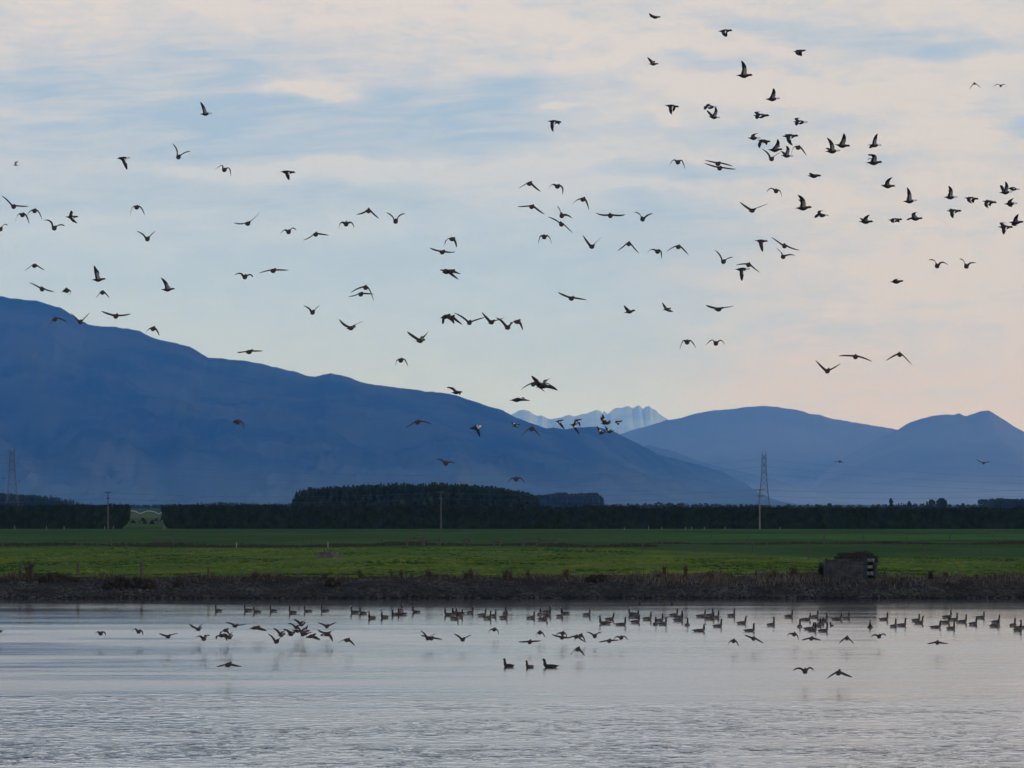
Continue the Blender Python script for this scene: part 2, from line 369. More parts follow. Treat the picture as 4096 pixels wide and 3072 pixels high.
# loose stones on the bank
m_stone = mat('river_stone', (0.080, 0.073, 0.062), 0.8, 0.3, 0.35, (0.028, 0.026, 0.022), 0.1)
def stones(n):
    ico = bmesh.new(); bmesh.ops.create_icosphere(ico, subdivisions=1, radius=1.0)
    iv = np.array([v.co[:] for v in ico.verts]); fi = np.array([[v.index for v in f.verts] for f in ico.faces]); ico.free()
    xs = rng.uniform(-44, 44, n); t = rng.beta(1.0, 1.3, n); ys = shore_y(xs) - 0.15 + t * 5.0
    sz = rng.lognormal(-2.75, 0.5, n).clip(0.03, 0.24)
    zs = bank_z(xs, ys)
    V = iv[None] * (1 + rng.uniform(-.28, .28, (n, len(iv), 1)))
    V = V * np.stack([sz * rng.uniform(.9, 1.6, n), sz * rng.uniform(.8, 1.3, n), sz * rng.uniform(.45, .85, n)], -1)[:, None, :]
    a = rng.uniform(0, 6.28, n); ca, sa = np.cos(a)[:, None], np.sin(a)[:, None]
    Vx = V[..., 0] * ca - V[..., 1] * sa; Vy = V[..., 0] * sa + V[..., 1] * ca
    V = np.stack([Vx + xs[:, None], Vy + ys[:, None], V[..., 2] + zs[:, None] + 0.01], -1).reshape(-1, 3)
    Fc = (fi[None] + (np.arange(n) * len(iv))[:, None, None]).reshape(-1, 3)
    me = bpy.data.meshes.new('stones')
    me.vertices.add(len(V)); me.vertices.foreach_set('co', V.astype(np.float32).ravel())
    me.loops.add(Fc.size); me.loops.foreach_set('vertex_index', Fc.astype(np.int32).ravel())
    me.polygons.add(len(Fc)); me.polygons.foreach_set('loop_start', np.arange(0, Fc.size, 3, dtype=np.int32))
    me.polygons.foreach_set('loop_total', np.full(len(Fc), 3, dtype=np.int32))
    me.materials.append(m_stone); me.update(calc_edges=True)
    return prop(link('gravel', me), 'loose grey stones scattered over the bank', 'gravel', kind='stuff')
stones(9000)

# ------------------------------------------------------------------ water
def water_mat():
    m_ = bpy.data.materials.new('lake_water'); m_.use_nodes = True
    q = Nodes(m_.node_tree); b = q.n['Principled BSDF']
    p = q.new('ShaderNodeNewGeometry').outputs['Position']; s = q.sep(p)
    b.inputs['Base Color'].default_value = (0.018, 0.026, 0.030, 1)
    b.inputs['Roughness'].default_value = 0.03; b.inputs['IOR'].default_value = 1.333
    # long calm slicks and ruffled patches
    patch = q.noise(q.map(p, (0.035, 0.06, 1)), 1.0, 4.0, 0.6)
    slick = q.noise(q.map(p, (0.022, 0.16, 1), (3, 9, 0)), 1.0, 4.0, 0.65, 0.5)
    amp = q.m('ADD', q.rng(patch, 0.38, 0.62, 0.45, 1.0), q.rng(slick, 0.42, 0.64, -0.22, 0.30))
    yw = q.m('ADD', s[1], q.m('MULTIPLY', q.m('SUBTRACT', patch, 0.5), 40.0))
    far = q.m('ADD', q.rng(yw, 291.0, 279.0, 0.12, 0.24), q.rng(yw, 246.0, 212.0, 0.0, 0.36))                     # sheltered under the far bank
    near = q.rng(yw, 152.0, 132.0, 0.0, 0.55)                     # a ruffled belt nearer by
    amp = q.m('MULTIPLY', amp, q.m('ADD', far, near))
    q.put(b.inputs['Roughness'], q.m('ADD', 0.07, q.m('MULTIPLY', q.rng(amp, 0.05, 0.6), q.rng(yw, 120.0, 165.0, 0.07, 0.13))))
    n1_ = q.noise(q.map(p, (1.9, 1.5, 1)), 1.0, 3.0, 0.55, 0.5)
    h = q.m('ADD', q.m('MULTIPLY', q.m('POWER', n1_, 2.6), 0.15), q.m('MULTIPLY', q.noise(q.map(p, (0.6, 0.6, 1), (5, 2, 0)), 1.0, 2.0, 0.5), 0.040))
    h = q.m('ADD', h, q.m('MULTIPLY', q.noise(q.map(p, (3.0, 4.2, 1)), 1.0, 2.0, 0.5), 0.010))
    cats = q.m('POWER', q.noise(q.map(p, (1.5, 1.1, 1), (11, 4, 0)), 1.0, 2.0, 0.5, 0.6), 5.0)       # cat's paws: small steep wavelets in the near belt
    paw = q.m('MULTIPLY', q.rng(q.noise(q.map(p, (0.10, 0.10, 1), (2, 7, 0)), 1.0, 3.0, 0.6), 0.36, 0.58), q.rng(yw, 150.0, 134.0))
    h = q.m('ADD', h, q.m('MULTIPLY', q.m('MULTIPLY', cats, paw), 2.6))
    bp = q.new('ShaderNodeBump'); q.put(bp.inputs['Strength'], 1.0); bp.inputs['Distance'].default_value = 1.0
    q.put(bp.inputs['Height'], q.m('MULTIPLY', h, q.m('MULTIPLY', amp, 0.42))); q.put(b.inputs['Normal'], bp.outputs[0])
    return m_
prop(MB().add([(-600, -250, 0), (600, -250, 0), (600, 302, 0), (-600, 302, 0)], [(0, 1, 2, 3)]).build('water', water_mat()),
     'calm lake water with small ripples', 'lake', kind='structure')
# ------------------------------------------------------------------ materials of the farm
m_hedge = mat('dark_pine_hedge', (0.016, 0.026, 0.016), 0.9, 0.3, 0.6, (0.028, 0.042, 0.022), 0.1)
m_hedge_tip = mat('hedge_tips', (0.025, 0.038, 0.020), 0.9, 0.3, 0.8, (0.018, 0.028, 0.016), 0.1)
m_pine = mat('pine_needles', (0.020, 0.034, 0.022), 0.9, 0.3, 0.4, (0.034, 0.050, 0.028), 0.1)
m_leaf = mat('bare_broadleaf', (0.050, 0.050, 0.040), 0.9, 0.3, 0.3, (0.034, 0.040, 0.030), 0.1)
m_bark = mat('bark', (0.045, 0.036, 0.030), 0.9, 0.2, 4.0)
m_post = mat('weathered_post', (0.070, 0.058, 0.048), 0.9, 0.3, 8.0)
m_postlight = mat('pale_post', (0.20, 0.19, 0.17), 0.85, 0.2, 8.0)
m_conc = mat('concrete', (0.115, 0.104, 0.092), 0.85, 0.2, 2.5, (0.06, 0.054, 0.05))
m_steel = mat('galvanised_steel', (0.085, 0.09, 0.096), 0.7, 0.15, 1.0)
m_polew = mat('grey_wood_pole', (0.105, 0.097, 0.088), 0.9, 0.2, 1.2, (0.07, 0.064, 0.058))
m_wire = mat('wire', (0.09, 0.09, 0.10), 0.6, 0.1, 1.0)
m_weed = mat('dead_weed_stalks', (0.085, 0.054, 0.040), 0.95, 0.3, 3.0, (0.045, 0.030, 0.024), 0.1)
m_straw = mat('dry_grass', (0.17, 0.135, 0.10), 0.95, 0.3, 0.7, (0.085, 0.066, 0.050), 0.1)
m_gorse = mat('dark_scrub', (0.024, 0.026, 0.017), 0.95, 0.3, 2.0, (0.040, 0.034, 0.022), 0.1)
m_longgrass = mat('rank_grass', (0.030, 0.044, 0.022), 0.95, 0.3, 0.4, (0.052, 0.058, 0.030), 0.1)

def gx(u, d): return (u - 2048.0) / F * d

# ------------------------------------------------------------------ shelter hedges
def hedge(x0, x1, y, h, depth, seed, flare0, flare1, label, fall=0.0):
    r = np.random.default_rng(seed)
    e = empty('shelter_hedge', ((x0 + x1) / 2, y, LAND)); prop(e, label, 'hedge', 'clipped pine hedges across the pasture')
    cx = (x0 + x1) / 2
    # dense body: a rounded slab, skirts drawn in at an open end
    n = max(8, int((x1 - x0) / 0.6)); xs = np.linspace(x0, x1, n)
    prof = [(-.5,0.0),(-.53,.25),(-.5,.6),(-.44,.86),(-.3,.96),(0,.98),(.3,.96),(.44,.86),(.5,.6),(.53,.25),(.5,0.0)]
    V, Fc = [], []
    for i, x in enumerate(xs):
        for (py, pz) in prof:
            zz = pz * h * .96 * (1 - fall * (x - x0) / (x1 - x0))
            xx = x
            if flare0: xx = max(xx, x0 + flare0 * max(0, 1 - zz / (h * .45)) ** 1.6)
            if flare1: xx = min(xx, x1 - flare1 * max(0, 1 - zz / (h * .45)) ** 1.6)
            V.append((xx - cx + r.uniform(-.1, .1), py * depth + r.uniform(-.22, .22), zz + (r.uniform(-.15, .2) if pz > .8 else 0)))
    m = len(prof)
    for i in range(n - 1):
        for k in range(m - 1): Fc.append((i*m+k, (i+1)*m+k, (i+1)*m+k+1, i*m+k+1))
    Fc += [tuple(range(m)), tuple(range((n-1)*m + m - 1, (n-1)*m - 1, -1))]
    # sprays of needles over the face, shoots along the top
    NF = int((x1 - x0) * h * 7); fx = r.uniform(x0, x1, NF); fz = r.uniform(0.05, 1.0, NF) * h * (1 - fall * (fx - x0) / (x1 - x0))
    fy = -depth * .5 - r.uniform(0, .35, NF) + np.clip((fz / h - .8) * 1.6, 0, .4) * depth * .5
    if flare0: fx = np.maximum(fx, x0 + flare0 * np.clip(1 - fz / (h * .45), 0, 1) ** 1.6)
    if flare1: fx = np.minimum(fx, x1 - flare1 * np.clip(1 - fz / (h * .45), 0, 1) ** 1.6)
    NT = int((x1 - x0) * 26); txx = r.uniform(x0, x1, NT)
    tops = h * .97 * (1 - fall * (txx - x0) / (x1 - x0)) + vnoise(txx / 2.3, seed, 5, 1.0, .75) * .5
    tz = tops + r.uniform(-.5, .12, NT); ty = r.uniform(-.45, .45, NT) * depth
    NL = int((x1 - x0) * 2.6); lx = r.uniform(x0, x1, NL); lz = h * .97 * (1 - fall * (lx - x0) / (x1 - x0)) + vnoise(lx / 2.3, seed, 5, 1.0, .75) * .5 + r.beta(1, 3, NL) * .75 - .1; ly = r.uniform(-.3, .3, NL) * depth
    C3 = np.concatenate([np.stack([fx - cx, fy, fz], -1), np.stack([txx - cx, ty, tz], -1), np.stack([lx - cx, ly, lz], -1)])
    N_ = len(C3); a = r.uniform(0, 6.28, N_)
    s = np.concatenate([r.uniform(.12, .32, NF), r.uniform(.12, .30, NT), r.uniform(.05, .10, NL)])
    t = np.concatenate([r.uniform(.10, .28, NF), r.uniform(.10, .26, NT), r.uniform(.22, .5, NL)])
    ax = np.stack([np.cos(a) * s, np.sin(a) * s * .6, r.uniform(-.3, .3, N_) * s], -1)
    ay = np.stack([r.uniform(-.35, .35, N_) * t, r.uniform(-.6, .2, N_) * t, t], -1)
    leaf = quads_np('foliage', C3, ax, ay, [m_hedge, m_hedge_tip], (r.uniform(0, 1, N_) < np.concatenate([np.full(NF, .12), np.full(NT + NL, .5)])).astype(int))
    link('foliage', leaf, e)
    me = mesh_np('hedge_body', V, Fc, [m_hedge], smooth=False); link('hedge_body', me, e)
DH = 871.0
hedge(gx(-260, DH), gx(521, DH), DH, 5.15, 3.0, 5, 0, 2.3, 'shorter dark clipped hedge left of the gap with the irrigator')
hedge(gx(648, DH), gx(4330, DH), DH, 5.05, 3.0, 6, 2.0, 0, 'very long dark clipped hedge running right from the gap', .14)

# ------------------------------------------------------------------ woods far off: masses of trees
def conifers(name, xs, ys, hs, seed, mats, label, cat, round_=False):
    r = np.random.default_rng(seed); cs, axs, ays, fm = [], [], [], []
    for x, y, h in zip(xs, ys, hs):
        n = 46
        if round_:
            t = r.uniform(0, 1, n); rad = h * .34 * np.sqrt(np.clip(1 - ((t - .45) / .62) ** 2, 0.05, 1))
            z = LAND + h * (.18 + .82 * t)
        else:
            t = r.uniform(0, 1, n) ** .9; rad = h * .19 * (1.04 - t); z = LAND + h * (.08 + .92 * t)
        an = r.uniform(0, 6.28, n); rr = rad * np.sqrt(r.uniform(.1, 1, n))
        cs.append(np.stack([x + np.cos(an) * rr, y + np.sin(an) * rr, z], -1))
        sz = h * (.06 if round_ else .052) * r.uniform(.6, 1.5, n) * (1.0 if round_ else 1.15 - .75 * t)
        b = r.uniform(0, 6.28, n)
        axs.append(np.stack([np.cos(b) * sz, np.sin(b) * sz, r.uniform(-.4, .2, n) * sz], -1))
        ays.append(np.stack([r.uniform(-.3, .3, n) * sz, r.uniform(-.5, .5, n) * sz, sz * 1.1], -1))
        fm.append((r.uniform(0, 1, n) < .3).astype(int))
    me = quads_np(name, np.concatenate(cs), np.concatenate(axs), np.concatenate(ays), mats, np.concatenate(fm))
    return prop(link(name, me), label, cat, kind='stuff')
m_pine2 = mat('pine_needles_pale', (0.032, 0.048, 0.027), 0.9, 0.3, 0.4, None, 0.1)  # paler green, mixed at random among the needles
def block(name, top, d, depth, n, seed, mats, label, cat, round_=False, k=1.85172, jit=.10):
    r = np.random.default_rng(seed); u0, u1 = top[0][0], top[-1][0]
    u = np.concatenate([np.linspace(u0, u1, n // 3), r.uniform(u0, u1, n - n // 3)]) ; yy = d + np.concatenate([r.uniform(0, 6, n // 3), r.uniform(0, depth, n - n // 3)])
    v = poly(top, u) * k
    h = CAM_H + (HOR - v) / F * d - LAND
    conifers(name, gx(u * k, d), yy, h * r.uniform(1 - jit, 1.03, n), seed + 1, mats, label, cat, round_)
    # trunks' shade: a dark solid core below the crowns keeps the mass opaque
block('forest', [(632,1076),(640,1063),(660,1055),(700,1053),(760,1049),(820,1046),(880,1045),(940,1045),(1000,1047),(1050,1050),(1090,1056),(1130,1062),(1150,1066),(1163,1078)],
      1400, 90, 760, 41, [m_pine, m_pine2], 'dark block of pines with ragged top rising behind the long hedge', 'pine plantation')
block('forest', [(-60,1062),(0,1067),(40,1068),(80,1072),(110,1077),(132,1083),(140,1092)], 3200, 160, 420, 43, [m_pine, m_pine2], 'bluish pine block behind the left pylon', 'pine plantation')
block('woods', [(1164,1072),(1180,1070),(1200,1069),(1215,1065),(1230,1070),(1260,1068),(1285,1066),(1298,1076)], 4000, 160, 260, 45, [m_leaf, m_pine], 'hazy grey wood right of the pine block', 'wood', True)
block('woods', [(2150,1080),(2165,1077),(2185,1079),(2230,1078),(2300,1080)], 3300, 160, 150, 47, [m_leaf, m_pine], 'hazy wood at the right edge above the hedge', 'wood', True)
block('treeline', [(130,1091),(300,1090),(420,1088),(480,1085),(560,1089),(640,1087)], 4200, 120, 330, 49, [m_leaf, m_pine], 'faint line of far trees above the left hedges', 'tree line', True, jit=.3)
block('treeline', [(1300,1090),(1400,1088),(1440,1085),(1500,1087),(1640,1090),(1720,1089),(1800,1091),(1860,1089),(1900,1090),(2000,1087),(2060,1090),(2150,1089)], 2600, 120, 420, 51, [m_leaf, m_pine], 'dim line of trees showing just over the long hedge', 'tree line', True, jit=.55)

# single trees above the hedge at the right
def single_tree(u, vtop, wpx, d, conic, seed, label):
    r = np.random.default_rng(seed); h = CAM_H + (HOR - vtop) / F * d - LAND; w_ = wpx / F * d
    e = empty('conifer_tree' if conic else 'broadleaf_tree', (gx(u, d), d, LAND)); prop(e, label, 'tree', 'single trees above the long hedge')
    MB().tube([(0, 0, 0), (.05 * w_, 0, h * .4), (0, 0, h * .9)], [.35, .22, .05], 7).build('trunk', m_bark, e)
    n = 420; t = r.uniform(0, 1, n)
    rad = w_ * .5 * ((1.05 - t) ** .8 * (1 + .35 * np.sin(t * 21 + seed))) if conic else w_ * .5 * np.sqrt(np.clip(1 - ((t - .5) / .55) ** 2, .04, 1)) * (1 + .3 * np.sin(t * 9 + seed))
    an = r.uniform(0, 6.28, n); rr = rad * np.sqrt(r.uniform(.15, 1, n)); z = h * (.1 + .9 * t)
    sz = r.uniform(.35, .9, n) * w_ / 6
    b = r.uniform(0, 6.28, n)
    me = quads_np('crown', np.stack([np.cos(an) * rr, np.sin(an) * rr, z], -1), np.stack([np.cos(b) * sz, np.sin(b) * sz, -.2 * sz], -1),
                  np.stack([r.uniform(-.3, .3, n) * sz, r.uniform(-.3, .3, n) * sz, sz], -1), [m_pine, m_pine2], (r.uniform(0, 1, n) < .3).astype(int))
    link('crown', me, e)
P5 = lambda x, y: (3196 + x * .4069, 1750 + y * .4069)
for i, (x, y, wz, cn, lb) in enumerate(((905,604,66,1,'tall pointed tree furthest left of those above the long hedge'),(1083,632,72,1,'lower broad-based pointed tree second from left above the hedge'),
        (1260,634,46,1,'narrow pointed tree beside a round topped tree'),(1305,614,62,0,'round topped tree beside a narrow pointed one'),(1405,604,90,0,'tallest bushy tree in the middle of those above the hedge'),
        (1612,652,64,1,'low pointed tree alone right of the bushy tree'),(1938,622,52,0,'rounded tree at the left end of the hazy right wood'),(1975,620,40,1,'slim tree touching the hazy right wood'),
        (300,652,50,0,'low tuft of tree just over the hedge right of the lattice pylon'),(980,650,36,1,'small spike of tree between two pointed trees'))):
    u, v = P5(x, y); single_tree(u, v, wz * .4069, 2000 + 37 * i, cn, 60 + i, lb)

# ------------------------------------------------------------------ lattice pylons and their cables
def pylon(u, vtop, d, label):
    h = CAM_H + (HOR - vtop) / F * d - LAND
    e = empty('lattice_pylon', (gx(u, d), d, LAND)); prop(e, label, 'pylon', 'lattice pylons of the high line')
    m = MB()
    hw = lambda z: np.interp(z, [0, .33 * h, .62 * h, h], [4.6, 2.9, 1.75, 1.35])
    lev = list(np.linspace(0, .62 * h, 7)) + list(np.linspace(.70 * h, .93 * h, 5))
    for sx in (-1, 1):
        for sy in (-1, 1):
            m.tube([(sx * hw(z), sy * hw(z), z) for z in lev] + [(sx * hw(h), sy * .5, h)], [.17] * len(lev) + [.10], 4)
    for a, b in zip(lev[:-1], lev[1:]):
        wa, wb = hw(a), hw(b)
        for s in (-1, 1):
            m.tube([(-wa, s * wa, a), (wb, s * wb, b)], .06, 4); m.tube([(wa, s * wa, a), (-wb, s * wb, b)], .06, 4)
            m.tube([(s * wa, -wa, a), (s * wb, wb, b)], .06, 4); m.tube([(-wb, s * wb, b), (wb, s * wb, b)], .06, 4)
    m.build('tower', m_steel, e)
    for z in (.66, .78, .90):
        c = MB(); zz = z * h
        for s in (-1, 1):
            c.tube([(-.9, s * .8, zz - .6), (0, s * 6.5, zz + .2), (.9, s * .8, zz - .6)], .14, 4); c.tube([(0, s * .8, zz + 1.4), (0, s * 6.5, zz + .2)], .12, 4)
        c.build('crossarm', m_steel, e)
        for s in (-1, 1): MB().tube([(0, s * 6.4, zz + .1), (0, s * 6.4, zz - 1.6)], .16, 6).build('insulator', m_steel, e)
    return Vector((gx(u, d), d, LAND)), h
pa, ha = pylon(49, 1783, 2700.0, 'hazy lattice pylon at the left edge before the bluish pines')
pb, hb = pylon(3056, 1804, 2995.0, 'lattice pylon rising above the long hedge behind the right utility pole')
step_ = pb - pa
def cable(pts, r, label, group, mt=None): prop(MB().tube(pts, r, 4, False).build('power_cable', mt or m_wire), label, 'cable', group)
for nm, z in (('lower', .66), ('middle', .78), ('top', .90)):
    for s, sd_ in ((-1, 'near'), (1, 'far')):
        pts = []
        for k in range(-1, 2):
            A = pa + step_ * k; hA = ha + (hb - ha) * k; hB = hA + (hb - ha)
            for t in np.linspace(0, 1, 17)[(0 if k == -1 else 1):]:
                pts.append(A + step_ * float(t) + Vector((0, s * 6.4, (hA + (hB - hA) * t) * z - 1.6 - 13.0 * 4 * t * (1 - t))))
        cable(pts, .028, f'{nm} {sd_} cable of the high line, sagging between the two lattice pylons', 'cables of the high line')

# ------------------------------------------------------------------ utility poles before the hedge
def utility_pole(u, vtop, vbase, d, arms, mt, label):
    h = (vbase - vtop) / F * d; e = empty('utility_pole', (gx(u, d), d, LAND + land_off(gx(u, d), d)))
    prop(e, label, 'utility pole', 'wooden utility poles before the hedges')
    MB().tube([(0, 0, -.3), (0, 0, h * .5), (0, 0, h)], [.17, .145, .115], 10).build('pole', mt, e)
    for z, w_ in arms:
        MB().box((-w_, -.19, h - z - .06), (w_, -.07, h - z + .06)).build('crossarm', m_post, e)
        for x in (-w_ * .9, -w_ * .35, w_ * .35, w_ * .9):
            MB().tube([(x, -.13, h - z + .06), (x, -.13, h - z + .14), (x, -.13, h - z + .28)], [.05, .075, .04], 6).build('insulator', m_steel, e)
    return Vector((gx(u, d), d, LAND + h))
def land_off(x, y): return float(land_z(np.array([x]), np.array([y]))[0] - LAND)
q1_ = utility_pole(432, 1965, 2113, 852, ((.12, .55), (1.4, .35)), m_polew, 'grey utility pole before the shorter left hedge')
q2_ = utility_pole(1764, 1968, 2117, 852, ((.1, .5), (1.5, .3)), m_polew, 'thin utility pole before the dark pine block')
q3_ = utility_pole(3039, 1956, 2117, 845, ((.15, .95), (1.45, .65)), mat('bleached_pole', (0.17, 0.16, 0.14), 0.9, 0.2, 1.2), 'pale utility pole with two crossarms in front of the lattice pylon')
for nm, z, dx in (('upper', .1, .4), ('lower', 1.35, .2)):
    pts = []
    for a, b in ((q1_ + (q1_ - q2_), q1_), (q1_, q2_), (q2_, q3_), (q3_, q3_ + (q3_ - q2_))):
        for t in np.linspace(0, 1, 13)[(0 if not pts else 1):]:
            pts.append(a.lerp(b, float(t)) + Vector((0, -.13, -z - .9 * 4 * t * (1 - t))))
    cable(pts, .018, f'{nm} wire strung between the three utility poles', 'wires of the utility poles')

# ------------------------------------------------------------------ fence posts
REG = {'N':(0,1750,900/2212),'B8':(800,1850,900/2212),'O':(1600,1850,900/2212),'P':(2400,1750,900/2212),'P5':(3196,1750,900/2212)}
def px(reg, x, y):
    ox, oy, k = REG[reg]; return ox + x * k, oy + y * k
POST_MESH = []
for sd in range(4):
    r = random.Random(sd); a = r.uniform(-.04, .04)
    mb = MB().tube([(0, 0, -.25), (a * .5, 0, .5), (a, 0, .96), (a, 0, 1.0)], [.5, .48, .45, .3], 8)
    POST_MESH.append((mb.v, mb.f))
pm = {}
for key, mt in (('dark', m_post), ('pale', m_postlight)):
    pm[key] = [mesh_np('fence_post', v, f, [mt], smooth=False) for v, f in POST_MESH]
post_ct = [0]
def post(reg, x, ytop, ybase, d=None, pale=False, wd=None, label=None, group=None):
    u, v = px(reg, x, ybase); _, vt = px(reg, x, ytop)
    d = d or ground_d(v, LAND); h = (v - vt) / F * d
    o = bpy.data.objects.new('fence_post', pm['pale' if pale else 'dark'][post_ct[0] % 4]); post_ct[0] += 1; C.objects.link(o)
    xx = gx(u, d); o.location = (xx, d, LAND + land_off(xx, d)); ww = wd or max(.15, min(.24, h * .16)); o.scale = (ww, ww, h)
    return prop(o, label, 'fence post', group)
g1 = 'leaning posts along the bank top'
post('N',195,1163,1292,TOP+.5,wd=.22,label='fence post standing against the round dead bush',group=g1)
post('N',767,1180,1312,TOP+.4,wd=.24,label='dark post on the bank top between dead bush and low scrub',group=g1)
post('N',1390,1205,1350,TOP,wd=.26,label='tallest bank post beside the dark low scrub',group=g1)
post('N',2050,1262,1348,TOP+.5,wd=.22,label='short stump of post on the bank right of the dark scrub',group=g1)
ORDS = ['first','second','third','fourth','fifth','sixth','seventh','eighth','ninth','tenth','eleventh']
def run(lst, words, group):
    for i, a in enumerate(lst):
        post(*a[:4], **(a[4] if len(a) > 4 else {}), label=f'{ORDS[i]} post from the left {words}', group=group)
run([('N',30,1010,1082),('N',1092,985,1075),('N',1540,985,1060),('N',1680,975,1055),('N',2163,1000,1068),('B8',195,752,815),('B8',680,752,812),('B8',1022,735,802),('B8',1098,750,818),('B8',1400,755,815),('B8',1785,757,820)],
    'on the far paddock fence left of the rails', 'posts of the far paddock fence')
run([('N',1245,1038,1102),('B8',358,775,832,dict(pale=True)),('B8',1258,770,832,dict(pale=True))], 'of the paler posts in front of the rank grass line', 'paler posts at the paddock edge')
run([('O',1437,778,852),('O',1897,770,848),('P',418,1012,1115),('P',943,1045,1132),('P',1497,1045,1140),('P',2058,1085,1185)], 'in the diagonal fence coming towards the hide', 'posts of the diagonal fence')
run([('P',95,948,985),('P',415,938,985),('P',755,943,985),('P',1098,942,992),('P',1463,925,988),('P5',250,958,1003),('P5',637,958,1012),('P5',1057,962,1005),('P5',1918,955,1012)],
    'on the farthest fence before the long hedge', 'posts of the farthest fence')
run([('P',605,1030,1075),('P',1450,998,1075),('P',1640,1020,1075),('P',2203,955,1060),('P5',1485,953,1052),('P5',1690,1003,1050)], 'on the dark grass line right of the rails', 'posts on the dark grass line')
run([('P5',1230,1093,1172),('P5',1793,1078,1175)], 'of the two right of the hide', 'posts right of the hide')
run([('N',145,872,905,dict(pale=True)),('N',457,870,906,dict(pale=True)),('N',630,870,905,dict(pale=True)),('N',1027,872,900,dict(pale=True)),('N',1115,874,900,dict(pale=True))], 'along the foot of the shorter hedge', 'pale posts at the foot of the hedges')
post('N',1613,868,902,pale=True,label='white post at the right side of the hedge gap',group='pale posts at the foot of the hedges')
run([('P',240,882,906,dict(pale=True)),('P',478,868,906,dict(pale=True)),('P',608,878,906,dict(pale=True)),('P',840,880,907,dict(pale=True)),('P',902,878,908,dict(pale=True)),('P',1025,882,906,dict(pale=True)),('P',1228,878,908,dict(pale=True)),('P',1770,882,908,dict(pale=True))],
    'along the foot of the long hedge', 'pale posts at the foot of the hedges')
def rails(posts, rls, label, base):
    u0, v0 = px('O', posts[0][0], base); d = ground_d(v0, LAND); x0 = gx(u0, d)
    e = empty('rail_fence', (x0, d, LAND + land_off(x0, d))); prop(e, label, 'rail fence', 'short lengths of rail fence in the paddock')
    k = 900 / 2212 / F * d
    for (x, yt, yb) in posts:
        MB().tube([((x - posts[0][0]) * k, 0, -.2), ((x - posts[0][0]) * k, 0, (base - yt) * k)], .13, 8).build('post', m_post, e)
    for (xa, ya, xb, yb) in rls:
        MB().tube([((xa - posts[0][0]) * k, -.02, (base - ya) * k), ((xb - posts[0][0]) * k, -.02, (base - yb) * k)], .075, 6).build('rail', m_post, e)
rails([(70,738,835),(222,740,835),(235,738,838),(388,740,840)], [(60,748,225,757),(228,770,390,772)], 'two-bay rail fence furthest left in the paddock', 838)
rails([(632,762,822),(685,748,822)], [(628,768,690,768)], 'narrow small rail frame between the two long rail fences', 822)
rails([(925,768,848),(982,770,840)], [(922,786,985,788)], 'narrow taller rail frame nearest the rank grass', 845)
rails([(1213,748,815),(1365,745,830),(1378,740,830),(1525,755,832)], [(1210,754,1368,757),(1372,770,1530,774)], 'two-bay rail fence on the rank grass, furthest right', 828)

# ------------------------------------------------------------------ drinking trough with two ducks on it
TD = 393.0; tx_ = gx(1313.5, TD)
e = empty('water_trough', (tx_, TD, LAND + land_off(tx_, TD))); prop(e, 'round pale concrete trough standing in the bright paddock', 'trough')
V, Fc = [], []; NS = 32; R0 = 1.0
for (r_, z_) in ((1.0, -.15), (1.0, .50), (1.03, .51), (1.03, .60), (.90, .60), (.88, .12)):
    for k in range(NS): V.append((math.cos(k / NS * 6.2832) * r_, math.sin(k / NS * 6.2832) * r_, z_))
for i in range(5):
    for k in range(NS): Fc.append((i*NS+k, i*NS+(k+1)%NS, (i+1)*NS+(k+1)%NS, (i+1)*NS+k))
Fc.append(tuple(5 * NS + k for k in range(NS)))
link('tank', mesh_np('tank', V, Fc, [m_conc], smooth=False), e)
m_tw = mat('trough_water', (0.02, 0.025, 0.025), 0.05, 0.1, 3.0, None, 0.5)
link('water_surface', mesh_np('water_surface', [(math.cos(k / NS * 6.2832) * .895, math.sin(k / NS * 6.2832) * .895, .5) for k in range(NS)], [tuple(range(NS))], [m_tw], smooth=False), e)

# ------------------------------------------------------------------ shooting hide on the bank top
HD = 300.6; hs_ = HD / F                                        # metres per photo pixel there
hx = gx(3386, HD)
m_ply = mat('weathered_ply', (0.060, 0.057, 0.050), 0.9, 0.25, 2.2, (0.024, 0.024, 0.020))
m_gp = mat('green_post', (0.022, 0.036, 0.034), 0.85, 0.2, 4.0)
m_wb = mat('faded_white_board', (0.21, 0.20, 0.18), 0.85, 0.2, 5.0, (0.07, 0.065, 0.058))
m_brush = mat('dead_brush', (0.034, 0.028, 0.023), 0.95, 0.3, 6.0)
e = empty('shooting_hide', (hx, HD, LAND)); prop(e, 'ramshackle shooting hide of dark panels, white slats and hooped brush roof on the bank', 'hide')
zx = lambda x: (3200 + x * .18083 - 3386) * hs_                # zoom px of the close view to metres
zz = lambda y: (HOR + (CAM_H - LAND) / hs_ - (2130 + y * .18083)) * hs_
def planks(x0, x1, ytop, y, n, seed):                          # horizontal planks, a little uneven, hairline gaps between
    rr = random.Random(seed); m = MB(); z0, z1 = -.6, zz(ytop)
    for k in range(n):
        a, b = z0 + (z1 - z0) * k / n, z0 + (z1 - z0) * (k + 1) / n
        o_ = rr.uniform(-.012, .012); m.box((zx(x0) + rr.uniform(-.02, .02), y + o_, a + .006), (zx(x1) + rr.uniform(-.02, .02), y + .045 + o_, b - .006 + (rr.uniform(-.05, .02) if k == n - 1 else 0)))
    return m
planks(600, 1015, 588, 0, 9, 1).build('front_panel', m_ply, e)
planks(1020, 1432, 580, .01, 8, 2).build('front_panel', m_ply, e)
for x0, x1, yt in ((552, 600, 565), (1432, 1490, 570)):
    MB().box((zx(x0), -.03, -.7), (zx(x1), .12, zz(yt))).build('corner_post', m_gp, e)
for yt, yb, xr in ((578, 645, 1648), (725, 790, 1610), (868, 945, 1625)):
    MB().box((zx(1491), .04, zz(yb)), (zx(xr), .075, zz(yt))).build('slat', m_wb, e)
